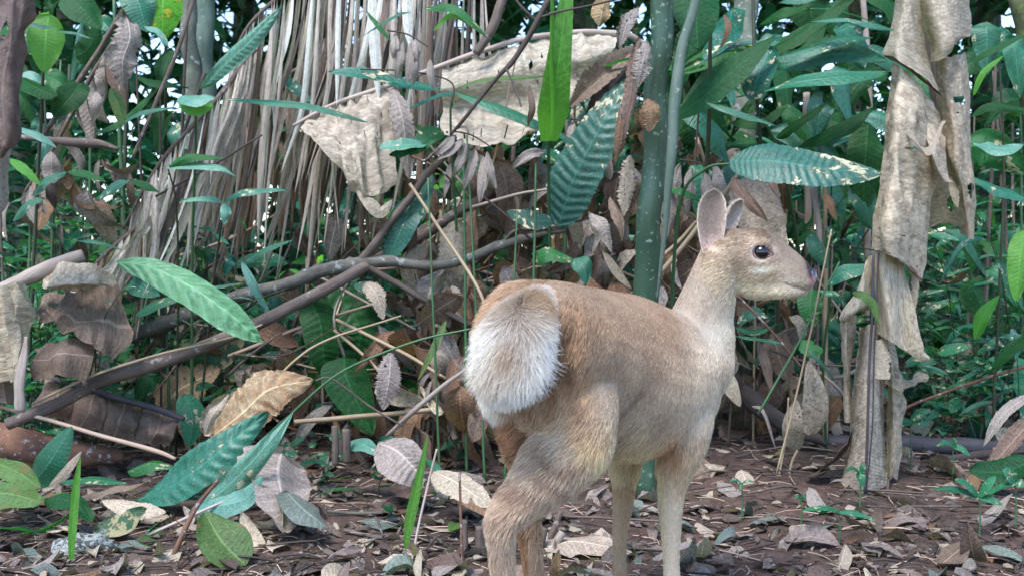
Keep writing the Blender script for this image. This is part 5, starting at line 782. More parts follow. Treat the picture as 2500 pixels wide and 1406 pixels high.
# ---------------------------------------------------------------- clumps of dead leaves hung in the thicket
random.seed(9)
def deadclump(x, y, d, n, spread, L, label, mats=('brown', 'grey', 'tan', 'brown', 'rust')):
    e = empty('dry_leaf_cluster', Vector(P(x, y, d)), label, 'dead leaves', 'dead leaves caught in the thicket')
    for _ in range(n):
        p = P(x + random.gauss(0, spread), y + random.gauss(0, spread), d + random.uniform(-.12, .12)); inst(random.choice(('curl', 'litterlong', 'litter', 'litterlong')), random.choice(mats), p, orient(rand_dir(-85, -30), (random.uniform(-1, 1), -1, .3), random.gauss(0, .6)), L * random.uniform(.6, 1.3), e)
for x, y, d, n, s in ((1060, 470, 3.15, 12, 50), (1180, 420, 3.1, 12, 45), (1230, 520, 3.2, 12, 50), (1330, 430, 3.1, 12, 45), (1450, 440, 3.1, 12, 50), (1500, 560, 3.0, 12, 50), (1350, 660, 3.0, 10, 40), (1480, 680, 3.0, 12, 45), (1660, 560, 2.9, 14, 55), (1640, 440, 2.95, 12, 50), (1690, 660, 2.9, 12, 45), (1760, 400, 3.0, 12, 50), (1860, 380, 3.1, 10, 45), (1800, 860, 3.0, 10, 45), (1900, 820, 3.0, 10, 45), (1050, 780, 3.0, 14, 50), (960, 900, 2.9, 10, 45), (1080, 960, 2.85, 14, 50), (1150, 1000, 2.75, 10, 40), (700, 880, 3.0, 10, 45), (250, 420, 3.1, 12, 50), (120, 520, 3.2, 12, 60), (1600, 300, 3.2, 12, 50), (1130, 650, 3.05, 10, 40), (1980, 700, 3.2, 8, 40), (2300, 850, 3.5, 10, 60), (2440, 1000, 3.2, 10, 50)):
    deadclump(x, y, d, n, s, .12, 'clump of curled dead leaves among the stems')
for x, y, d, n, s in ((380, 700, 3.4, 10, 60), (520, 640, 3.5, 10, 60), (620, 900, 3.2, 10, 50), (480, 980, 3.1, 12, 60), (760, 600, 3.5, 10, 60), (840, 760, 3.4, 12, 60), (900, 560, 3.4, 10, 50), (980, 680, 3.3, 12, 50), (1010, 1020, 2.95, 12, 50), (860, 1000, 3.0, 10, 50), (300, 880, 3.2, 10, 50), (1120, 880, 3.0, 12, 45), (1260, 640, 3.1, 10, 40), (1560, 480, 3.1, 10, 45), (1740, 760, 3.0, 12, 45), (1960, 940, 3.1, 10, 45), (1780, 960, 3.1, 10, 40)):
    deadclump(x, y, d, n, s, .14, 'clump of curled dead leaves among the stems')
for x, y, d in ((1010, 560, 3.0), (1060, 640, 2.95), (1110, 720, 2.9), (1200, 700, 2.9), (1290, 700, 2.9), (1400, 700, 2.9), (1480, 620, 2.9), (1540, 700, 2.9), (1240, 420, 3.1), (1380, 540, 3.0), (1140, 860, 2.85), (1060, 900, 2.85), (980, 800, 2.95), (1630, 740, 2.9), (1680, 540, 2.9)):
    deadclump(x, y, d, 11, 38, .15, 'clump of curled dead leaves among the stems')
def droop(n, xr, yr, dr, L, mats, label, group):
    for _ in range(n):
        x, y, d = random.uniform(*xr), random.uniform(*yr), random.uniform(*dr); a = random.uniform(-1, 1) * L; k = random.uniform(.25, .9) * L
        leaf([(x, y, d), (x + a * .45, y + k * .25 - 8, d - .03), (x + a, y + k, d - .02)], L * random.uniform(.28, .5), M[random.choice(mats)], prof=random.choice(('ovate', 'lance')), roll=random.uniform(5, 60), wave=.3, rag=random.choice((0, 0, .15)), holes=random.choice((0, 0, .06)), n=18, nv=7, fold=.25, name='drooping_leaf', label=label, cat='leaf', group=group)
droop(34, (330, 1120), (560, 980), (3.0, 3.5), 120, ('dark', 'teal', 'mid', 'tealdmg', 'small'), 'green leaf drooping in the shade behind the long branch', 'green leaves behind the long branch')
droop(44, (1000, 1700), (160, 760), (3.1, 3.6), 140, ('dark', 'dark', 'teal', 'mid', 'tealdmg'), 'green leaf in the shade above the deer back', 'shaded leaves above the deer back')
droop(46, (1640, 2180), (-40, 460), (2.85, 3.5), 230, ('dark', 'dark', 'teal', 'mid'), 'broad dark leaf in the mass at the upper right', 'broad leaves at the upper right')
droop(24, (-40, 420), (-40, 420), (3.0, 3.6), 150, ('dark', 'dark', 'teal', 'mid'), 'broad leaf in the shade at the upper left', 'broad leaves at the upper left')
droop(34, (2200, 2540), (0, 1000), (3.1, 3.8), 190, ('dark', 'teal', 'small', 'mid'), 'long leaf among the plants at the right', 'long leaves at the right')
droop(16, (1760, 2120), (500, 960), (2.95, 3.4), 110, ('teal', 'dark', 'small'), 'green leaf between the deer and the hanging banana leaf', 'green leaves right of the deer')
def tangle(n, xr, yr, dr, Lr, label, group, mats=('bark', 'barkdark', 'strawpink', 'barkpale', 'log')):
    for _ in range(n):
        x, y, d = random.uniform(*xr), random.uniform(*yr), random.uniform(*dr); L = random.uniform(*Lr); an = random.gauss(-.5, .9); w = random.uniform(3, 10)
        dx, dy = L * math.cos(an), L * math.sin(an); bx, by = random.gauss(0, .08) * L, random.gauss(0, .08) * L
        tube('fallen_twig', [(x, y, d, w), (x + dx * .5 + bx, y + dy * .5 + by, d + random.gauss(0, .04), w * .85), (x + dx, y + dy, d + random.gauss(0, .08), w * .5)], M[random.choice(mats)], sides=6, rough=.12, n=12, label=label, cat='twig', group=group)
tangle(80, (320, 1180), (620, 1040), (2.95, 3.4), (120, 420), 'dead twig in the tangle left of the deer', 'twigs left of the deer')
tangle(50, (1000, 1700), (300, 780), (2.9, 3.4), (120, 380), 'dead twig in the tangle above the deer back', 'twigs above the deer back')
tangle(20, (1740, 2080), (560, 1060), (2.9, 3.4), (100, 300), 'dead twig in the tangle right of the deer', 'twigs right of the deer')
# ---------------------------------------------------------------- leaf litter
random.seed(10)
def flat(p, L, kind, mat, tilt=14, **kw):
    az = random.uniform(0, 6.28); d = np.array((math.cos(az), math.sin(az), math.sin(R(random.gauss(0, tilt))))); up = np.array((random.gauss(0, .22), random.gauss(0, .22) - .08, 1)); A = orient(d, up, random.choice((0, 0, math.pi)) + random.gauss(0, .2)); return inst(kind, mat, p, A, L, **kw)
LM = ('litter', 'grey', 'litterpale', 'litterdark', 'litterblue', 'brown', 'grey', 'litter', 'litterpale', 'litterblue', 'rust')
for i in range(290):
    d = 1.85 + 1.6 * random.random() ** 1.5; x = random.uniform(-60, 2560)
    g = G(x, d, random.uniform(.004, .012)); m = random.choice(LM)
    if .4 < g.x < .95 and 2.4 < g.y < 3.0 and random.random() < .7: x = 1250 + (x - 1250) * .3; g = G(x, d, .008)
    nm = {'litterpale': 'pale', 'litterdark': 'dark', 'litterblue': 'grey green', 'rust': 'rusty', 'brown': 'brown', 'grey': 'grey', 'litter': 'brown'}[m]
    side = 'left of the deer' if x < 1200 else ('between the deer legs' if x < 1680 else 'right of the deer')
    flat(g, random.uniform(.04, .11), random.choice(('litter', 'litterlong', 'curl')), m, name='fallen_leaf', label=f'{nm} dead leaf lying in the litter {side}', cat='leaf', group=f'{nm} leaves in the litter {side}')
for i in range(22):
    x = random.uniform(380, 1180) if i % 3 else random.uniform(1700, 2480); d = random.uniform(2.05, 2.75); m = random.choice(('litterpale', 'grey', 'brown', 'litterblue', 'litterdark', 'tan'))
    flat(G(x, d, .012), random.uniform(.12, .19), random.choice(('litter', 'curl', 'litterlong')), m, 10, name='fallen_leaf', label={'litterpale': 'pale', 'tan': 'tan', 'litterblue': 'grey green', 'litterdark': 'dark', 'brown': 'brown', 'grey': 'grey'}[m] + ' large fallen leaf on the soil', cat='leaf', group='large fallen leaves')
for i in range(16):
    x = random.uniform(-20, 1120); d = random.uniform(2.1, 2.8); m = random.choice(('teal', 'mid', 'small', 'olive', 'tealdmg'))
    flat(G(x, d, .02), random.uniform(.09, .17), random.choice(('broad', 'lance')), m, 16, name='fallen_leaf', label={'teal': 'dark blue green', 'mid': 'green', 'small': 'blue green', 'olive': 'olive', 'tealdmg': 'spotted green'}[m] + ' leaf fallen left of the deer', cat='leaf', group='green fallen leaves')
for i in range(12):
    x = random.uniform(430, 1180); shrub(G(x, random.uniform(2.4, 3.0), -.004), random.uniform(.05, .13), random.randint(3, 6), random.uniform(.04, .07), 'small', 'small', name='seedling', label='small green seedling on the soil left of the deer', cat='seedling', group='seedlings left of the deer')
def litter_batch(n, dr, size, mat, label, pw=1.0):
    b = Batch(); K = [unit_leaf('ovate', .5, .5, .2, 5, 3, .4), unit_leaf('lance', .32, .3, .3, 5, 3, .4), unit_leaf('ovate', .4, 1.0, .5, 5, 3, .5)]
    for _ in range(n):
        d = dr[0] + (dr[1] - dr[0]) * random.random() ** pw; X = random.uniform(-.54, .54) * d; az = random.uniform(0, 6.28); dv = np.array((math.cos(az), math.sin(az), random.gauss(0, .25)))
        if .4 < X < .95 and 2.4 < d < 3.0 and random.random() < .75: continue
        A = orient(dv, (random.gauss(0, .35), random.gauss(0, .35), 1), random.gauss(0, .3)); V, F, U = random.choice(K); b.add(V * random.uniform(*size) @ A.T + np.array((X, d, gz(X, d) + random.uniform(.001, .010))), F, U, random.random())
    b.build('leaf_litter', M[mat], label=label, cat='leaf litter', kind='stuff')
litter_batch(420, (1.75, 3.4), (.045, .1), 'litter', 'larger curled brown leaves layered on the soil', 1.1); litter_batch(200, (1.75, 3.4), (.04, .09), 'litterpale', 'larger pale curled leaves layered on the soil', 1.1); litter_batch(200, (1.75, 3.4), (.04, .10), 'litterdark', 'larger dark wet leaves layered on the soil', 1.1)
litter_batch(1500, (1.7, 3.6), (.012, .045), 'litter', 'small broken brown leaves covering the soil', 1.2); litter_batch(700, (1.7, 3.6), (.01, .035), 'litterpale', 'pale crumbs of dry leaves on the soil', 1.2); litter_batch(1300, (3.2, 6), (.05, .14), 'litter', 'brown leaf litter under the thicket'); litter_batch(800, (1.7, 3.4), (.015, .05), 'litterdark', 'rotten dark leaf fragments on the soil')
def twig_batch(n, dr, Lr, r, mat, label):
    V, F, U = [], [], []; k = 0
    for _ in range(n):
        d = dr[0] + (dr[1] - dr[0]) * random.random() ** 1.4; X = random.uniform(-.54, .54) * d; az = random.uniform(0, 6.28); L = random.uniform(*Lr); dv = np.array((math.cos(az), math.sin(az), random.gauss(0, .1))); c = np.array((X, d, gz(X, d) + .004)); j = np.array([random.gauss(0, .1) * L, random.gauss(0, .1) * L, random.uniform(0, .08) * L])
        v, f, u = tube_vf(crom([c, c + dv * L * .5 + j, c + dv * L], 5), np.full(5, r * random.uniform(.6, 1.6)), 4, 0, cap=False); V.append(v); U.append(u); F += [tuple(i + k for i in q) for q in f]; k += len(v)
    tag(mk('twig_litter', np.vstack(V), F, M[mat], np.vstack(U), origin=Vector((0, 0, 0))), label, 'twigs', kind='stuff')
twig_batch(900, (1.7, 3.4), (.02, .08), .0009, 'strawpink', 'fine straw and rootlets scattered on the soil'); twig_batch(500, (1.7, 3.6), (.03, .16), .0016, 'barkdark', 'small dark twigs scattered on the soil'); twig_batch(130, (2.3, 3.4), (.06, .3), .0018, 'bark', 'tan stalks scattered under the thicket'); twig_batch(1400, (1.8, 2.8), (.01, .03), .0006, 'log', 'reddish root fibres on the soil')

# labels of look-alike things: tell each apart by its place from the left
ONES = ['', 'first', 'second', 'third', 'fourth', 'fifth', 'sixth', 'seventh', 'eighth', 'ninth', 'tenth', 'eleventh', 'twelfth', 'thirteenth', 'fourteenth', 'fifteenth', 'sixteenth', 'seventeenth', 'eighteenth', 'nineteenth']
CARD = ['', 'one', 'two', 'three', 'four', 'five', 'six', 'seven', 'eight', 'nine']
def ordinal(n):
    if n < 20: return ONES[n]
    t, o = divmod(n, 10); T = {2: 'twent', 3: 'thirt', 4: 'fort', 5: 'fift', 6: 'sixt', 7: 'sevent', 8: 'eight', 9: 'ninet'}[t]
    return T + 'ieth' if o == 0 else T + 'y-' + ONES[o]
bygroup = {}
for o in list(COL.objects):
    if o.parent is None and o.get('group') and 'litter' not in o['group']: bygroup.setdefault(o['group'], []).append(o)
for g, L in bygroup.items():
    L.sort(key=lambda o: o.location.x / max(.1, o.location.y))
    for i, o in enumerate(L): o['label'] = o['label'] + (', leftmost of these' if i == 0 else ', rightmost of these' if i == len(L) - 1 else ', ' + ordinal(i + 1) + ' of these from the left')
# ================================================================= the deer
def build_deer():
    deer = empty('deer', Vector((P(1500, 900, 1.65).x, 1.62, 0.0)), 'young brown deer with white rump standing in the foreground, head turned right', 'deer')
    VV, FF = [], []; off = 0
    def ring_tube(rows, n, flatref=None, sides=28):
        nonlocal off
        q = crom(rows, n); C = np.array([P(a[0], a[1], a[2]) for a in q]); A, B = q[:, 3], q[:, 4]
        T = norm(np.gradient(C, axis=0)); V = []
        for i in range(n):
            up = np.array(flatref if flatref is not None else (0, 0, 1.)); b = norm(up - T[i] * (up @ T[i])); a = norm(np.cross(T[i], b))
            for k in range(sides):
                th = 2 * math.pi * k / sides; V.append(C[i] + a * A[i] * math.cos(th) + b * B[i] * math.sin(th))
        V.append(C[0]); V.append(C[-1]); nb = len(V)
        F = grid_faces(n, sides, off, True)
        for k in range(sides):
            F.append((off + nb - 2, off + (k + 1) % sides, off + k)); F.append((off + nb - 1, off + (n - 1) * sides + k, off + (n - 1) * sides + (k + 1) % sides))
        VV.extend(V); FF.extend(F); off += nb
    def blob(x, y, d, a, b, c, up=None):
        nonlocal off
        o = np.array(P(x, y, d)); V = []; n1, n2 = 12, 18
        for i in range(n1 + 1):
            ph = math.pi * i / n1
            for k in range(n2):
                th = 2 * math.pi * k / n2; V.append(o + np.array((a * math.sin(ph) * math.cos(th), b * math.sin(ph) * math.sin(th), c * math.cos(ph))))
        VV.extend(V); FF.extend(grid_faces(n1 + 1, n2, off, True)); off += len(V)
    # trunk: rump -> chest (x, y, depth, lateral, vertical)
    ring_tube([(1272, 862, 1.425, .02, .035), (1292, 842, 1.455, .072, .078), (1330, 842, 1.50, .092, .092), (1385, 858, 1.56, .098, .100), (1440, 880, 1.61, .098, .112),
               (1500, 906, 1.66, .100, .125), (1568, 922, 1.715, .100, .123), (1636, 925, 1.765, .091, .110), (1690, 925, 1.80, .066, .090), (1716, 925, 1.82, .024, .045)], 40)
    # withers / neck / throat (up reference = along view so a,b stay round)
    fr = (0, 1., 0)
    ring_tube([(1620, 930, 1.755, .05, .05), (1674, 885, 1.77, .078, .074), (1704, 820, 1.775, .063, .063), (1718, 765, 1.77, .050, .052), (1735, 710, 1.76, .043, .046), (1753, 655, 1.75, .038, .040), (1768, 615, 1.745, .034, .034)], 30, fr)
    # head (cheek, brow, muzzle)
    ring_tube([(1738, 607, 1.747, .012, .016), (1760, 611, 1.745, .030, .036), (1795, 622, 1.745, .037, .0445), (1835, 633, 1.745, .037, .052), (1872, 645, 1.742, .033, .0495), (1905, 658, 1.738, .025, .041),
               (1935, 669, 1.733, .0195, .034), (1962, 679, 1.729, .0165, .0245), (1980, 684, 1.726, .0135, .017), (1990, 685, 1.725, .007, .009)], 36)
    ring_tube([(1800, 665, 1.745, .02, .024), (1840, 692, 1.743, .022, .025), (1890, 706, 1.739, .018, .0155), (1935, 712, 1.733, .013, .010), (1965, 710, 1.73, .009, .007), (1975, 708, 1.729, .004, .004)], 20)
    blob(1860, 590, 1.735, .020, .030, .014)                                     # brow
    # hind legs
    ring_tube([(1350, 880, 1.55, .04, .04), (1375, 945, 1.525, .074, .07), (1392, 1025, 1.51, .068, .070), (1385, 1090, 1.495, .055, .058), (1340, 1145, 1.475, .046, .046), (1293, 1195, 1.455, .033, .033),
               (1250, 1238, 1.44, .0255, .0265), (1229, 1275, 1.432, .0215, .0235), (1224, 1320, 1.432, .0185, .020), (1228, 1400, 1.44, .0165, .0165), (1240, 1500, 1.45, .015, .0155), (1246, 1570, 1.455, .017, .018), (1256, 1625, 1.455, .014, .014)], 50, fr)
    ring_tube([(1330, 880, 1.56, .05, .05), (1290, 960, 1.56, .065, .065), (1278, 1030, 1.56, .040, .045), (1292, 1090, 1.565, .033, .035), (1302, 1150, 1.57, .028, .03), (1290, 1210, 1.575, .023, .024), (1284, 1250, 1.575, .020, .021),
               (1294, 1310, 1.57, .0165, .017), (1304, 1400, 1.565, .015, .015), (1312, 1480, 1.565, .015, .015), (1318, 1530, 1.562, .014, .014)], 44, fr)
    # front legs
    ring_tube([(1655, 940, 1.755, .055, .07), (1664, 1020, 1.735, .052, .058), (1664, 1080, 1.725, .042, .045), (1652, 1135, 1.72, .031, .032), (1640, 1190, 1.72, .0225, .023), (1637, 1250, 1.72, .0195, .0195), (1638, 1300, 1.72, .0165, .017),
               (1639, 1370, 1.72, .0135, .0135), (1641, 1420, 1.72, .0145, .0145), (1648, 1460, 1.718, .012, .012)], 44, fr)
    ring_tube([(1560, 960, 1.78, .045, .06), (1538, 1050, 1.80, .036, .042), (1529, 1110, 1.80, .0245, .027), (1525, 1170, 1.80, .0195, .0205), (1521, 1230, 1.80, .0175, .018), (1515, 1280, 1.80, .0145, .015),
               (1512, 1340, 1.80, .012, .012), (1513, 1390, 1.80, .0128, .0128), (1519, 1430, 1.798, .011, .011)], 44, fr)
    me = bpy.data.meshes.new('tmp'); me.from_pydata([tuple(v) for v in VV], [], FF); me.update()
    tmp = bpy.data.objects.new('tmp', me); COL.objects.link(tmp)
    rm = tmp.modifiers.new('r', 'REMESH'); rm.mode = 'VOXEL'; rm.voxel_size = .0042; rm.use_smooth_shade = True
    sm = tmp.modifiers.new('s', 'SMOOTH'); sm.factor = .5; sm.iterations = 7
    dg = bpy.context.evaluated_depsgraph_get(); dg.update()
    bm_ = bpy.data.meshes.new_from_object(tmp.evaluated_get(dg)); bm_.name = 'deer_body'
    bpy.data.objects.remove(tmp); bpy.data.meshes.remove(me)
    nV = len(bm_.vertices); co = np.empty(nV * 3); bm_.vertices.foreach_get('co', co); co = co.reshape(-1, 3)
    # eye socket dent and mouth slit pressed into the surface (both sides of the head)
    EYE = np.array(P(1859, 616, 1.712)); hx = np.array(P(1870, 645, 1.745))
    def pxof(c):
        rel = c - np.array(CP); d = rel @ np.array(FW); return 1250 + (rel[:, 0]) / d * FPX, 703 - (rel @ np.array(UPV)) / d * FPX, d
    X, Y, D = pxof(co)
    dent = np.exp(-(((X - 1859) / 22) ** 2 + ((Y - 617) / 19) ** 2)) * (D < 1.742); co[:, 1] += dent * .006
    rim = np.exp(-((np.hypot((X - 1859) / 1.15, Y - 617) - 24) / 5.5) ** 2) * (D < 1.742); co[:, 1] -= rim * .0022
    # mouth line from (1915,688) to (1975,706)
    ml = 687 + (X - 1912) * .30 + 4 * np.sin((X - 1912) / 20); mo = np.exp(-((Y - ml) / 2.6) ** 2) * ((X > 1912) & (X < 1985) & (Y > 640)); co[:, 1] += mo * .0022 * np.where(D < 1.733, 1, -1)
    bm_.vertices.foreach_set('co', co.ravel()); bm_.update()
    # ---------------- coat colours (pigment, plus a shaded crease painted in)
    def coat(c, kind='body', tone=None):
        X, Y, D = pxof(c); n = len(c); cx = lambda r, g, b: np.tile(np.array((r, g, b)), (n, 1))
        nzv = np.array([noise.noise(Vector(tuple(p * 22))) for p in c]) if n < 400000 else np.zeros(n)
        sm_ = lambda a, lo, hi: np.clip((a - lo) / (hi - lo), 0, 1) ** 1
        col = cx(.40, .30, .22)                                         # warm brown flank
        def lay(m, rgb):
            nonlocal col
            m = np.clip(m, 0, 1)[:, None]; col = col * (1 - m) + np.array(rgb) * m
        # darker ridge along the back
        back = np.interp(X, [1250, 1330, 1400, 1480, 1560, 1640], [715, 698, 690, 700, 725, 765]); lay(.6 * (1 - sm_(Y - back, 10, 190)) * (X > 1300) * (X < 1700), (.27, .175, .11))
        lay(.75 * sm_(Y + nzv * 60, 840, 1060) * (X > 1360), (.58, .49, .40))                 # greyer lower flank
        lay(.5 * np.exp(-((X - (1568 - (Y - 960) * .85)) / 9) ** 2) * (Y > 950) * (Y < 1125), (.20, .14, .09)); lay(.9 * sm_(Y + nzv * 30, 1040, 1110) * (X > 1425) * (X < 1625), (.60, .50, .33))                # shade painted into the belly-thigh crease, then the pale belly
        lay(.75 * sm_(X + (Y - 900) * .1, 1640, 1740) * (Y < 1060) * (Y > 700), (.60, .54, .47))          # pale breast
        # neck
        nk = (1 - sm_(Y, 760, 900)) * sm_(X, 1610, 1650) * (D > 1.68)
        lay(.8 * nk, (.40, .335, .275)); lay(.9 * nk * sm_(X - (1700 + (770 - Y) * .35), 20, 75), (.66, .61, .52))
        # head
        hd = (1 - sm_(Y - np.clip((X - 1750) * .9, -40, 60), 655, 725)) * sm_(X, 1690, 1730) * (D > 1.66)
        lay(hd * .95, (.46, .375, .29)); lay(hd * .5 * np.exp(-(((X - 1815) / 30) ** 2 + ((Y - 640) / 40) ** 2)), (.30, .24, .19))
        tl = np.interp(X, [1770, 1830, 1880, 1920, 1960, 1990], [548, 553, 574, 608, 642, 664]); lay(hd * .95 * (1 - sm_(Y - tl, 8, 62)), (.17, .125, .09))
        lay(hd * .95 * sm_(Y - np.interp(X, [1720, 1800, 1900, 1990], [655, 672, 690, 706]), -25, 32), (.66, .58, .44))   # jaw & throat
        lay(hd * .45 * sm_(X, 1895, 1960), (.38, .31, .25))
        er = np.exp(-((np.hypot((X - 1860) / 1.15, Y - 617) - 27) / 9) ** 2); lay(hd * .75 * er, (.50, .40, .34))
        lay(hd * 1.1 * np.exp(-(((X - 1866) / 30) ** 2 + ((Y - 656 + (X - 1866) * .12) / 8) ** 2)), (.85, .80, .66))       # pale streak under the eye
        lay(hd * .6 * np.exp(-(((X - 1838) / 14) ** 2 + ((Y - 583 ) / 12) ** 2)), (.45, .33, .24))
        lay(hd * .8 * (mo_f(X, Y)), (.12, .05, .05)); lay(hd * .7 * np.exp(-(((X - 1930) / 20) ** 2 + ((Y - 684) / 6) ** 2)), (.72, .64, .52))
        lay(hd * .6 * np.exp(-(((X - 1894) / 5) ** 2 + ((Y - 630 - (X - 1894) * .8) / 10) ** 2)), (.28, .16, .15))
        nb = hd * sm_(X + (690 - Y) * .25, 1974, 1981); lay(nb, (.22, .08, .09)); lay(nb * sm_(Y, 682, 694), (.55, .34, .33)); lay(hd * sm_(X + (690 - Y) * .2, 1974, 1980) * (1 - sm_(Y, 674, 681)), (.03, .03, .04))
        # hindquarters
        lay(.85 * np.exp(-((X - (1405 + (Y - 860) * .08)) / 34) ** 2) * sm_(Y, 720, 780) * (1 - sm_(Y, 1000, 1110)) * (D < 1.62) * (.6 + 1.2 * nzv), (.50, .33, .20)); lay(.8 * np.exp(-((X - (1392 + (Y - 860) * .15)) / 26) ** 2) * sm_(Y, 740, 800) * (1 - sm_(Y, 1000, 1100)) * (D < 1.62) * sm_(-nzv, .05, .35), (.17, .10, .06))       # tawny fringe
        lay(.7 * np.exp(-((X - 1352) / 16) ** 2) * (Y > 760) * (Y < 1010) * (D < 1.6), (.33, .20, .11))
        lay(.7 * np.exp(-((Y - 735) / 40) ** 2) * (1 - sm_(X, 1310, 1400)), (.42, .30, .21))
        lay(.6 * sm_(Y + nzv * 40, 1010, 1070) * (1 - sm_(Y, 1110, 1170)) * (X < 1400) * (X > 1262) * (D < 1.54), (.55, .46, .38))
        lay(.85 * sm_(Y + nzv * 50, 1090, 1180) * (X < 1460) * (D < 1.53), (.50, .41, .34))
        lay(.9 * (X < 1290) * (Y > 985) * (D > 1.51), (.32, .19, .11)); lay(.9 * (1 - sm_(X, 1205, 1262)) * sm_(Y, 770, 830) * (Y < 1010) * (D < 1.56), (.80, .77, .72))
        st = np.sin((Y - .5 * X) / 11 + nzv * 5); lay(.42 * sm_(st, 0, .9) * sm_(Y, 1050, 1080) * (1 - sm_(Y, 1230, 1290)) * (X < 1440) * (D < 1.55), (.20, .125, .085))
        lay(.7 * (Y > 1180) * (X > 1470) * (X < 1570), (.40, .25, .15)); lay(.6 * (Y > 1100) * (X > 1590) * sm_(X - 1600 , 0, 60), (.60, .50, .38))
        lay(.7 * np.exp(-(((X - 1645) / 28) ** 2 + ((Y - 1100) / 42) ** 2)), (.46, .25, .12))
        if kind == 'tail':
            col = cx(.90, .89, .86)
            br = np.exp(-(((X - 1272) / 85) ** 2 + ((Y - 742) / 44) ** 2)) * (.9 + 1.3 * nzv) ; lay(1.15 * br, (.44, .32, .215))
            lay(1.1 * np.exp(-(((X - (1266 - (Y - 830) * .32)) / 30) ** 2)) * sm_(Y, 735, 775) * (1 - sm_(Y, 850, 915)) * (.75 + nzv), (.48, .34, .22))
            lay(.5 * np.exp(-(((X - 1200) / 40) ** 2 + ((Y - 900) / 40) ** 2)), (.60, .48, .34))
        col = col * (1 + .16 * nzv[:, None])
        return np.clip(col, .01, .9)
    def mo_f(X, Y):
        ml = 687 + (X - 1912) * .30 + 4 * np.sin((X - 1912) / 20); return np.exp(-((Y - ml) / 2.4) ** 2) * ((X > 1912) & (X < 1985))
    # skin
    def skin_mat(name, rough=.8, sheen=.3):
        b = NB(name); at = b.node('ShaderNodeAttribute', attribute_name='Col'); pb = b.node('ShaderNodeBsdfPrincipled'); tc = b.node('ShaderNodeTexCoord')
        nn = b.noise(tc.outputs['Object'], 260, 4, .7); cc = b.mix(1.0, at.outputs['Color'], b.mix(nn, (.62, .6, .58, 1), (1.2, 1.18, 1.15, 1)), 'MULTIPLY')
        b.put(pb.inputs['Base Color'], cc); pb.inputs['Roughness'].default_value = rough; pb.inputs['Specular IOR Level'].default_value = .25
        bp = b.node('ShaderNodeBump'); bp.inputs['Strength'].default_value = .5; bp.inputs['Distance'].default_value = .0015; b.put(bp.inputs['Height'], nn); b.put(pb.inputs['Normal'], bp.outputs[0])
        b.l.new(pb.outputs[0], b.out.inputs[0]); return b.m
    SK = skin_mat('deer_hide')
    def addcol(me, c):
        ca = me.color_attributes.new('Col', 'FLOAT_COLOR', 'POINT'); ca.data.foreach_set('color', np.hstack([c, np.ones((len(c), 1))]).astype(np.float32).ravel())
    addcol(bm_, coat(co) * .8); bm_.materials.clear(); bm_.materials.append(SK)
    co_l = co - np.array(deer.location); bm_.vertices.foreach_set('co', co_l.ravel()); bm_.update()
    body = bpy.data.objects.new('body', bm_); COL.objects.link(body); body.parent = deer
    # tail
    def part_tube(rows, name, n=24, fr_=(0, 1., 0), kind='tail', parent=deer, mat=SK):
        nonlocal off, VV, FF
        VV, FF, off = [], [], 0; ring_tube(rows, n, fr_, 20); c = np.array(VV); cc = coat(c, kind)
        o = mk(name, c, FF, mat, None, parent, col=np.hstack([cc, np.ones((len(c), 1))])); return o
    tail = part_tube([(1330, 728, 1.475, .008, .012), (1308, 748, 1.43, .020, .020), (1276, 792, 1.40, .031, .022), (1254, 850, 1.385, .034, .020), (1244, 895, 1.38, .028, .018), (1240, 928, 1.382, .018, .014), (1238, 946, 1.384, .008, .008)], 'tail')
    # ears: cupped leaf-shaped shells with thickness
    def ear(base, tip, w, roll, inner, name='ear', cup=.55, pf=None):
        n, nv = 26, 15; q = crom([base, tuple((np.array(base) + np.array(tip)) / 2 + np.array((-4, 0, .0))), tip], n); C = np.array([P(*a) for a in q]); T = norm(np.gradient(C, axis=0))
        view = norm(C - np.array(CP)); s = norm(np.cross(T, view)); s = np.where((s[:, :1] < 0), -s, s); s = norm(s * math.cos(R(roll)) + view * math.sin(R(roll))); Nn = norm(np.cross(s, T)); Nn = np.where(((Nn * view).sum(1)[:, None] > 0), -Nn, Nn)
        t = np.linspace(0, 1, n); hw = w / 2 / FPX * q[:, 2] * np.interp(t, [0, .12, .3, .5, .7, .85, .95, 1], [.62, .74, .88, 1, .98, .82, .52, .05])
        V = []; cols = []
        for side in (0, 1):
            for i in range(n):
                for j in range(nv):
                    v = -1 + 2 * j / (nv - 1); a = cup * (1.7 - t[i])
                    depth = hw[i] * a * (1 - v * v) + (.0035 * (1 - abs(v) ** 3) if side else 0)
                    V.append(C[i] + s[i] * v * hw[i] - Nn[i] * depth)
                    e = abs(v) ** 4 
                    if side == 0: c = np.array(inner) * (1 - e) + np.array((.50, .41, .33)) * e; pk = max(0, 1 - t[i] * 2.9) * (1 - abs(v) * .3); c = c * (1 - pk * .8) + np.array((.85, .58, .54)) * pk * .8
                    else: c = np.array((.34, .28, .22))
                    cols.append((*c, 1))
        F = grid_faces(n, nv, 0) + [f[::-1] for f in grid_faces(n, nv, n * nv)]
        for i in range(n - 1):
            for j in (0, nv - 1):
                a0, b0 = i * nv + j, (i + 1) * nv + j; F.append((a0, b0, b0 + n * nv, a0 + n * nv))
        return mk(name, V, F, EM, None, deer, col=cols), C, s, Nn, hw
    b = NB('deer_ear_skin'); at = b.node('ShaderNodeAttribute', attribute_name='Col'); pb = b.node('ShaderNodeBsdfPrincipled'); b.l.new(at.outputs['Color'], pb.inputs['Base Color']); pb.inputs['Roughness'].default_value = .7; pb.inputs['Subsurface Radius'].default_value = (.01, .004, .003); b.l.new(pb.outputs[0], b.out.inputs[0]); EM = b.m
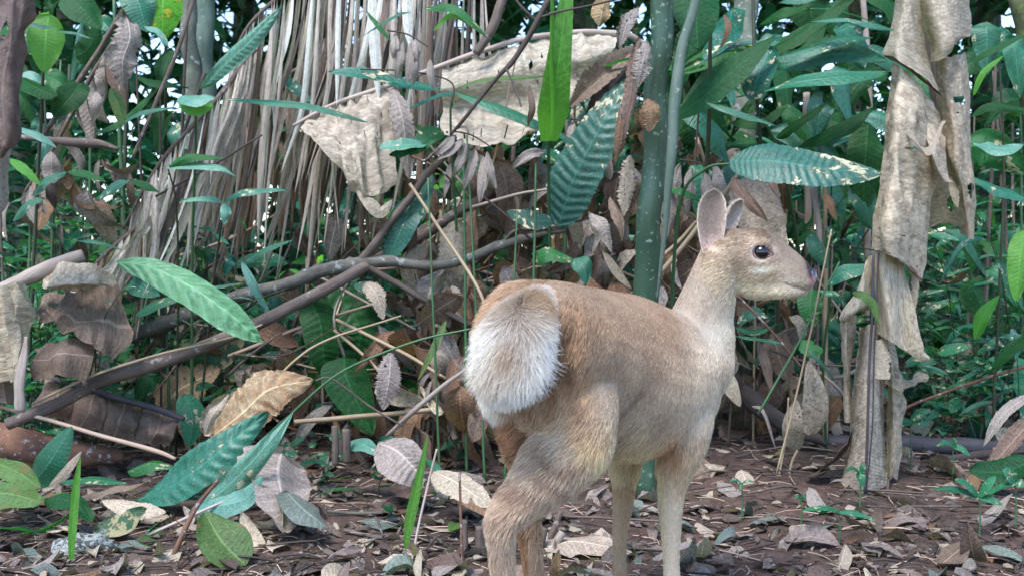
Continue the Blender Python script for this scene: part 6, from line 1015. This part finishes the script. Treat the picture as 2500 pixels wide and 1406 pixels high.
    ears = [ear((1738, 618, 1.722), (1744, 463, 1.715), 71, 10, (.20, .15, .125), cup=.4), ear((1780, 572, 1.785), (1810, 488, 1.80), 60, 58, (.30, .24, .21), cup=.5)]
    # eye
    b = NB('eye_dark'); pb = b.node('ShaderNodeBsdfPrincipled'); pb.inputs['Base Color'].default_value = (.006, .005, .008, 1); pb.inputs['Roughness'].default_value = .1; pb.inputs['Specular IOR Level'].default_value = .5; pb.inputs['Coat Weight'].default_value = .25; pb.inputs['Coat Roughness'].default_value = .02; b.l.new(pb.outputs[0], b.out.inputs[0]); EY = b.m
    def sph(c, r, n1=14, n2=20, sc=(1, 1, 1)):
        return [np.array(c) + np.array((r * sc[0] * math.sin(math.pi * i / n1) * math.cos(2 * math.pi * k / n2), r * sc[1] * math.sin(math.pi * i / n1) * math.sin(2 * math.pi * k / n2), r * sc[2] * math.cos(math.pi * i / n1))) for i in range(n1 + 1) for k in range(n2)], grid_faces(n1 + 1, n2, 0, True)
    for nm, (x, y, d) in (('eye', (1859, 616, 1.7175)), ('eye', (1856, 616, 1.772))):
        V, F = sph(P(x, y, d), .0136, sc=(1.05, .9, .93)); eo = mk(nm, V, F, EY, None, deer)
        if d < 1.75:   # dark lid rim with the pointed front corner
            rr = []; 
            for k in range(40):
                th = 2 * math.pi * k / 40; ex = 21 + (7 if abs(th) < .25 or th > 6.03 else 0); rr.append((1859 + ex * math.cos(th), 616 + 19 * math.sin(th) + (3 if math.cos(th) > .9 else 0), d - .0065 - .001 * math.cos(th * 2)))
            rr.append(rr[0]); C = np.array([P(*a) for a in rr]); V, F, uv = tube_vf(C, np.full(len(C), .0016), 6, cap=False)
            cc = np.tile(np.array((.10, .05, .05, 1)), (len(V), 1)); mk('eyelid', V, F, EM, None, deer, col=cc)
    # nostril
    b = NB('nose_wet'); at = b.node('ShaderNodeAttribute', attribute_name='Col'); pb = b.node('ShaderNodeBsdfPrincipled'); b.l.new(at.outputs['Color'], pb.inputs['Base Color']); pb.inputs['Roughness'].default_value = .22; pb.inputs['Coat Weight'].default_value = .6
    tc = b.node('ShaderNodeTexCoord'); bp = b.node('ShaderNodeBump'); bp.inputs['Distance'].default_value = .0006; b.put(bp.inputs['Height'], b.noise(tc.outputs['Object'], 500, 2)); b.put(pb.inputs['Normal'], bp.outputs[0]); b.l.new(pb.outputs[0], b.out.inputs[0]); NM = b.m
    V, F = sph(P(1980, 676, 1.7255), .0098, sc=(.95, 1.15, 1.25)); V = np.array(V); X, Y, D = pxof(V)
    cc = np.zeros((len(V), 4)); cc[:, 3] = 1
    tt = np.clip((Y - 674) / 14, 0, 1)[:, None]; cc[:, :3] = np.array((.03, .03, .045)) * (1 - tt) + np.array((.66, .36, .37)) * tt
    hole = np.exp(-(((X - 1979) / 6) ** 2 + ((Y - 674) / 5) ** 2))[:, None]; cc[:, :3] = cc[:, :3] * (1 - hole) + np.array((.12, .01, .03)) * hole
    mk('nose', V, F, NM, None, deer, col=cc)
    # hooves
    b = NB('hoof_dark'); pb = b.node('ShaderNodeBsdfPrincipled'); pb.inputs['Base Color'].default_value = (.03, .025, .022, 1); pb.inputs['Roughness'].default_value = .5; b.l.new(pb.outputs[0], b.out.inputs[0])
    for x, y, d in ((1256, 1625, 1.455), (1318, 1530, 1.562), (1648, 1460, 1.718), (1519, 1430, 1.798)):
        c = P(x, y, d); g = gz(c.x, c.y)
        for sgn in (-1, 1):
            C = np.array([(c.x + .006 * sgn, c.y, c.z + .006), (c.x + .012 + .008 * sgn, c.y + .004, (c.z + g) / 2), (c.x + .026 + .009 * sgn, c.y + .008, g + .004), (c.x + .034 + .009 * sgn, c.y + .010, g + .001)])
            V, F, uv = tube_vf(crom(C, 8), np.interp(np.linspace(0, 1, 8), [0, .5, .85, 1], [.010, .012, .012, .004]), 10); mk('hoof', V, F, b.m, None, deer)
    # ---------------- fur
    def sample(me_co, me, dens, weight=None):
        me.calc_loop_triangles(); nt = len(me.loop_triangles); tv = np.empty(nt * 3, dtype=np.int32); me.loop_triangles.foreach_get('vertices', tv); tv = tv.reshape(-1, 3)
        nn = np.empty(len(me.vertices) * 3); me.vertices.foreach_get('normal', nn); nn = nn.reshape(-1, 3)
        a, b_, c = me_co[tv[:, 0]], me_co[tv[:, 1]], me_co[tv[:, 2]]; ar = np.linalg.norm(np.cross(b_ - a, c - a), axis=1) / 2
        k = int(ar.sum() * dens); idx = rng.choice(nt, k, p=ar / ar.sum()); r1 = np.sqrt(rng.random(k)); r2 = rng.random(k)
        w0, w1, w2 = 1 - r1, r1 * (1 - r2), r1 * r2
        pos = a[idx] * w0[:, None] + b_[idx] * w1[:, None] + c[idx] * w2[:, None]
        nor = norm(nn[tv[idx, 0]] * w0[:, None] + nn[tv[idx, 1]] * w1[:, None] + nn[tv[idx, 2]] * w2[:, None]); return pos, nor
    def noise3(c, s, o=0.0):
        return np.array([[noise.noise(Vector((p[0] * s + o, p[1] * s, p[2] * s + k * 7.3))) for k in range(3)] for p in c])
    def make_fur(name, pos, nor, flow, length, lift, cols, width, curl=.25, seg=5, clump=.22, cs=60, jit=.12):
        n = len(pos); nj = noise3(pos, cs) * clump + rng.normal(0, jit, (n, 3)); d = flow + nj; d = norm(d - nor * (d * nor).sum(1)[:, None]); d0 = norm(d * (1 - lift)[:, None] + nor * lift[:, None])
        pts = np.zeros((n, seg, 3)); p = pos - nor * .0008; pts[:, 0] = p; dd = d0.copy(); step = length / (seg - 1)
        g = np.array((0, 0, -1.))
        for k in range(1, seg):
            dd = norm(dd + g * .08 + d * curl * .25 - nor * .02 + rng.normal(0, .05, (n, 3))); p = p + dd * step[:, None]; pts[:, k] = p
        hc = bpy.data.hair_curves.new(name); hc.add_curves([seg] * n)
        hc.position_data.foreach_set('vector', (pts - np.array(deer.location)).astype(np.float32).ravel())
        rad = hc.attributes.new('radius', 'FLOAT', 'POINT') if 'radius' not in hc.attributes else hc.attributes['radius']
        prof = np.linspace(1, .12, seg) ** .8; rad.data.foreach_set('value', (width[:, None] * prof[None, :]).astype(np.float32).ravel())
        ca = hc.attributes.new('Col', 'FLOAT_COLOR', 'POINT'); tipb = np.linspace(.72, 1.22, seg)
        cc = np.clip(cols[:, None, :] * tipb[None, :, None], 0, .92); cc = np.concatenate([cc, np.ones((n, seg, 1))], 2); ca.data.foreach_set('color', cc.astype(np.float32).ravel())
        hc.materials.append(FUR); o = bpy.data.objects.new(name, hc); COL.objects.link(o); o.parent = deer; return o
    b = NB('deer_fur'); at = b.node('ShaderNodeAttribute', attribute_name='Col'); dfm = b.node('ShaderNodeBsdfPrincipled'); b.l.new(at.outputs['Color'], dfm.inputs['Base Color']); dfm.inputs['Roughness'].default_value = .6; dfm.inputs['Specular IOR Level'].default_value = .3
    tl = b.node('ShaderNodeBsdfTranslucent'); b.l.new(at.outputs['Color'], tl.inputs['Color']); ms = b.node('ShaderNodeMixShader'); ms.inputs[0].default_value = .42; b.l.new(dfm.outputs[0], ms.inputs[1]); b.l.new(tl.outputs[0], ms.inputs[2]); b.l.new(ms.outputs[0], b.out.inputs[0]); FUR = b.m
    pos, nor = sample(co, bm_, 420000)
    X, Y, D = pxof(pos); keep = ~((X > 1974) & (Y > 655) & (Y < 700) & (D > 1.7)) & ~((np.hypot((X - 1860) / 1.15, Y - 616) < 22) & (D > 1.69) & (D < 1.742)) & (pos[:, 2] > .015) & ~(mo_f(X, Y) > .6)
    pos, nor, X, Y, D = pos[keep], nor[keep], X[keep], Y[keep], D[keep]
    n = len(pos); S_ = lambda v, lo, hi: np.clip((v - lo) / (hi - lo), 0, 1); jx = noise3(pos, 14) * 22; X0, Y0 = X, Y; X = X + jx[:, 0]; Y = Y + jx[:, 1]
    base = np.array((-.55, -.6, -.55, .0085, .24)); Fd = np.tile(base, (n, 1))       # flow x, y, z, length, lift, blended softly from zone to zone
    def zone(w, v):
        nonlocal Fd
        w = np.clip(w, 0, 1)[:, None]; Fd = Fd * (1 - w) + np.array(v) * w
    near = (D < 1.62)
    zone(S_(X, 1600, 1700) * S_(Y, 830, 900), (-.15, -.2, -1, .010, .25))                                                    # breast
    zone(S_(X, 1600, 1680) * (1 - S_(Y, 800, 900)) * (D > 1.66), (-.15, -.1, -1, .008, .22))                                  # neck
    zone((1 - S_(Y - np.clip((X - 1750) * .9, -40, 60), 650, 720)) * S_(X, 1690, 1740) * (D > 1.66), (-1, .05, -.22, .009, .26))   # head
    zone(S_(X, 1880, 1930) * (Y < 745), (-1, .05, -.2, .0055, .2))                                                        # muzzle
    zone(S_(Y, 1080, 1150), (-.1, -.1, -1, .011, .25))                                                                    # legs
    zone(S_(Y, 1180, 1240) * (X > 1470), (-.1, -.1, -1, .007, .2))
    zone(S_(Y, 1020, 1090) * (1 - S_(Y, 1110, 1160)) * S_(X, 1400, 1440) * (1 - S_(X, 1610, 1650)), (-.4, -.3, -1, .024, .32))       # belly
    zone((1 - S_(X, 1390, 1500)) * S_(Y, 960, 1050) * (1 - S_(Y, 1250, 1330)) * near, (-1, -.1, -.6, .019, .3))                # thigh
    zone((1 - S_(X, 1370, 1480)) * (1 - S_(Y, 960, 1030)) * S_(Y, 720, 790) * near, (-.3, -.3, -1, .018, .3))                 # buttock fringe
    zone((1 - S_(X, 1270, 1340)) * (1 - S_(Y, 970, 1030)) * near, (-.6, -.25, -1, .026, .42))                                # around the tail
    zone(np.exp(-(((X - 1648) / 40) ** 2 + ((Y - 1100) / 40) ** 2)), (-.3, -.2, -1, .018, .35))                              # elbow tuft
    X, Y = X0, Y0; fl = Fd[:, :3]; ln = Fd[:, 3].copy(); lf = Fd[:, 4]; hd = (X > 1712) & (Y < 735) & (D > 1.66)
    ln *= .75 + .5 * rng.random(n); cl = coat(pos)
    cl = cl * (.72 + .6 * rng.random(n) ** 1.3)[:, None]
    gr = rng.random(n) < .25; cl[gr] = np.clip(cl[gr] * 1.35 + .05, 0, .9); dk = rng.random(n) < .14; cl[dk] *= .6
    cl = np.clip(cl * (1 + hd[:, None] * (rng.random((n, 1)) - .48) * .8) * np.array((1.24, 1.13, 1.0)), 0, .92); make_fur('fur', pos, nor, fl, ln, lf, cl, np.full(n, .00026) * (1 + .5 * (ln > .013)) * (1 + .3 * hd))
    # tail hair, long and flared
    tco = np.empty(len(tail.data.vertices) * 3); tail.data.vertices.foreach_get('co', tco); tco = tco.reshape(-1, 3) + np.array(deer.location)
    pos, nor = sample(tco, tail.data, 2200000); nor = -nor; X, Y, D = pxof(pos); n = len(pos)
    fl = np.stack([np.clip((X - 1268) / 60, -1.1, .4) * 1.1 - .1, np.full(n, -.15), np.full(n, -1.)], 1); lf = np.clip(.55 - (Y - 780) / 900, .3, .6)
    ln = np.interp(Y, [720, 790, 880, 950], [.012, .027, .036, .026]) * (.5 + 1.0 * rng.random(n) ** 1.5); ln = np.where(X > 1300, ln * .85, ln)
    cl = coat(pos, 'tail') * (.72 + .4 * rng.random(n))[:, None]; tn = rng.random(n) < .2 + .3 * (X < 1230); cl[tn] *= np.array((.88, .80, .68))
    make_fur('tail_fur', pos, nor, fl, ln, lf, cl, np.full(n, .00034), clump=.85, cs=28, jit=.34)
    # short down on the ears
    for eo, *_ in ears:
        ec = np.empty(len(eo.data.vertices) * 3); eo.data.vertices.foreach_get('co', ec); ec = ec.reshape(-1, 3) + np.array(deer.location)
        pos, nor = sample(ec, eo.data, 420000); n = len(pos); fl = np.tile(np.array((.1, 0, 1.)), (n, 1)); cl = np.tile(np.array((.52, .43, .35)), (n, 1)) * (.75 + .5 * rng.random(n))[:, None]
        X, Y, D = pxof(pos); make_fur('ear_fur', pos, nor, fl, np.full(n, .0055), np.full(n, .35), cl, np.full(n, .00024), clump=.15)
    return deer
build_deer()
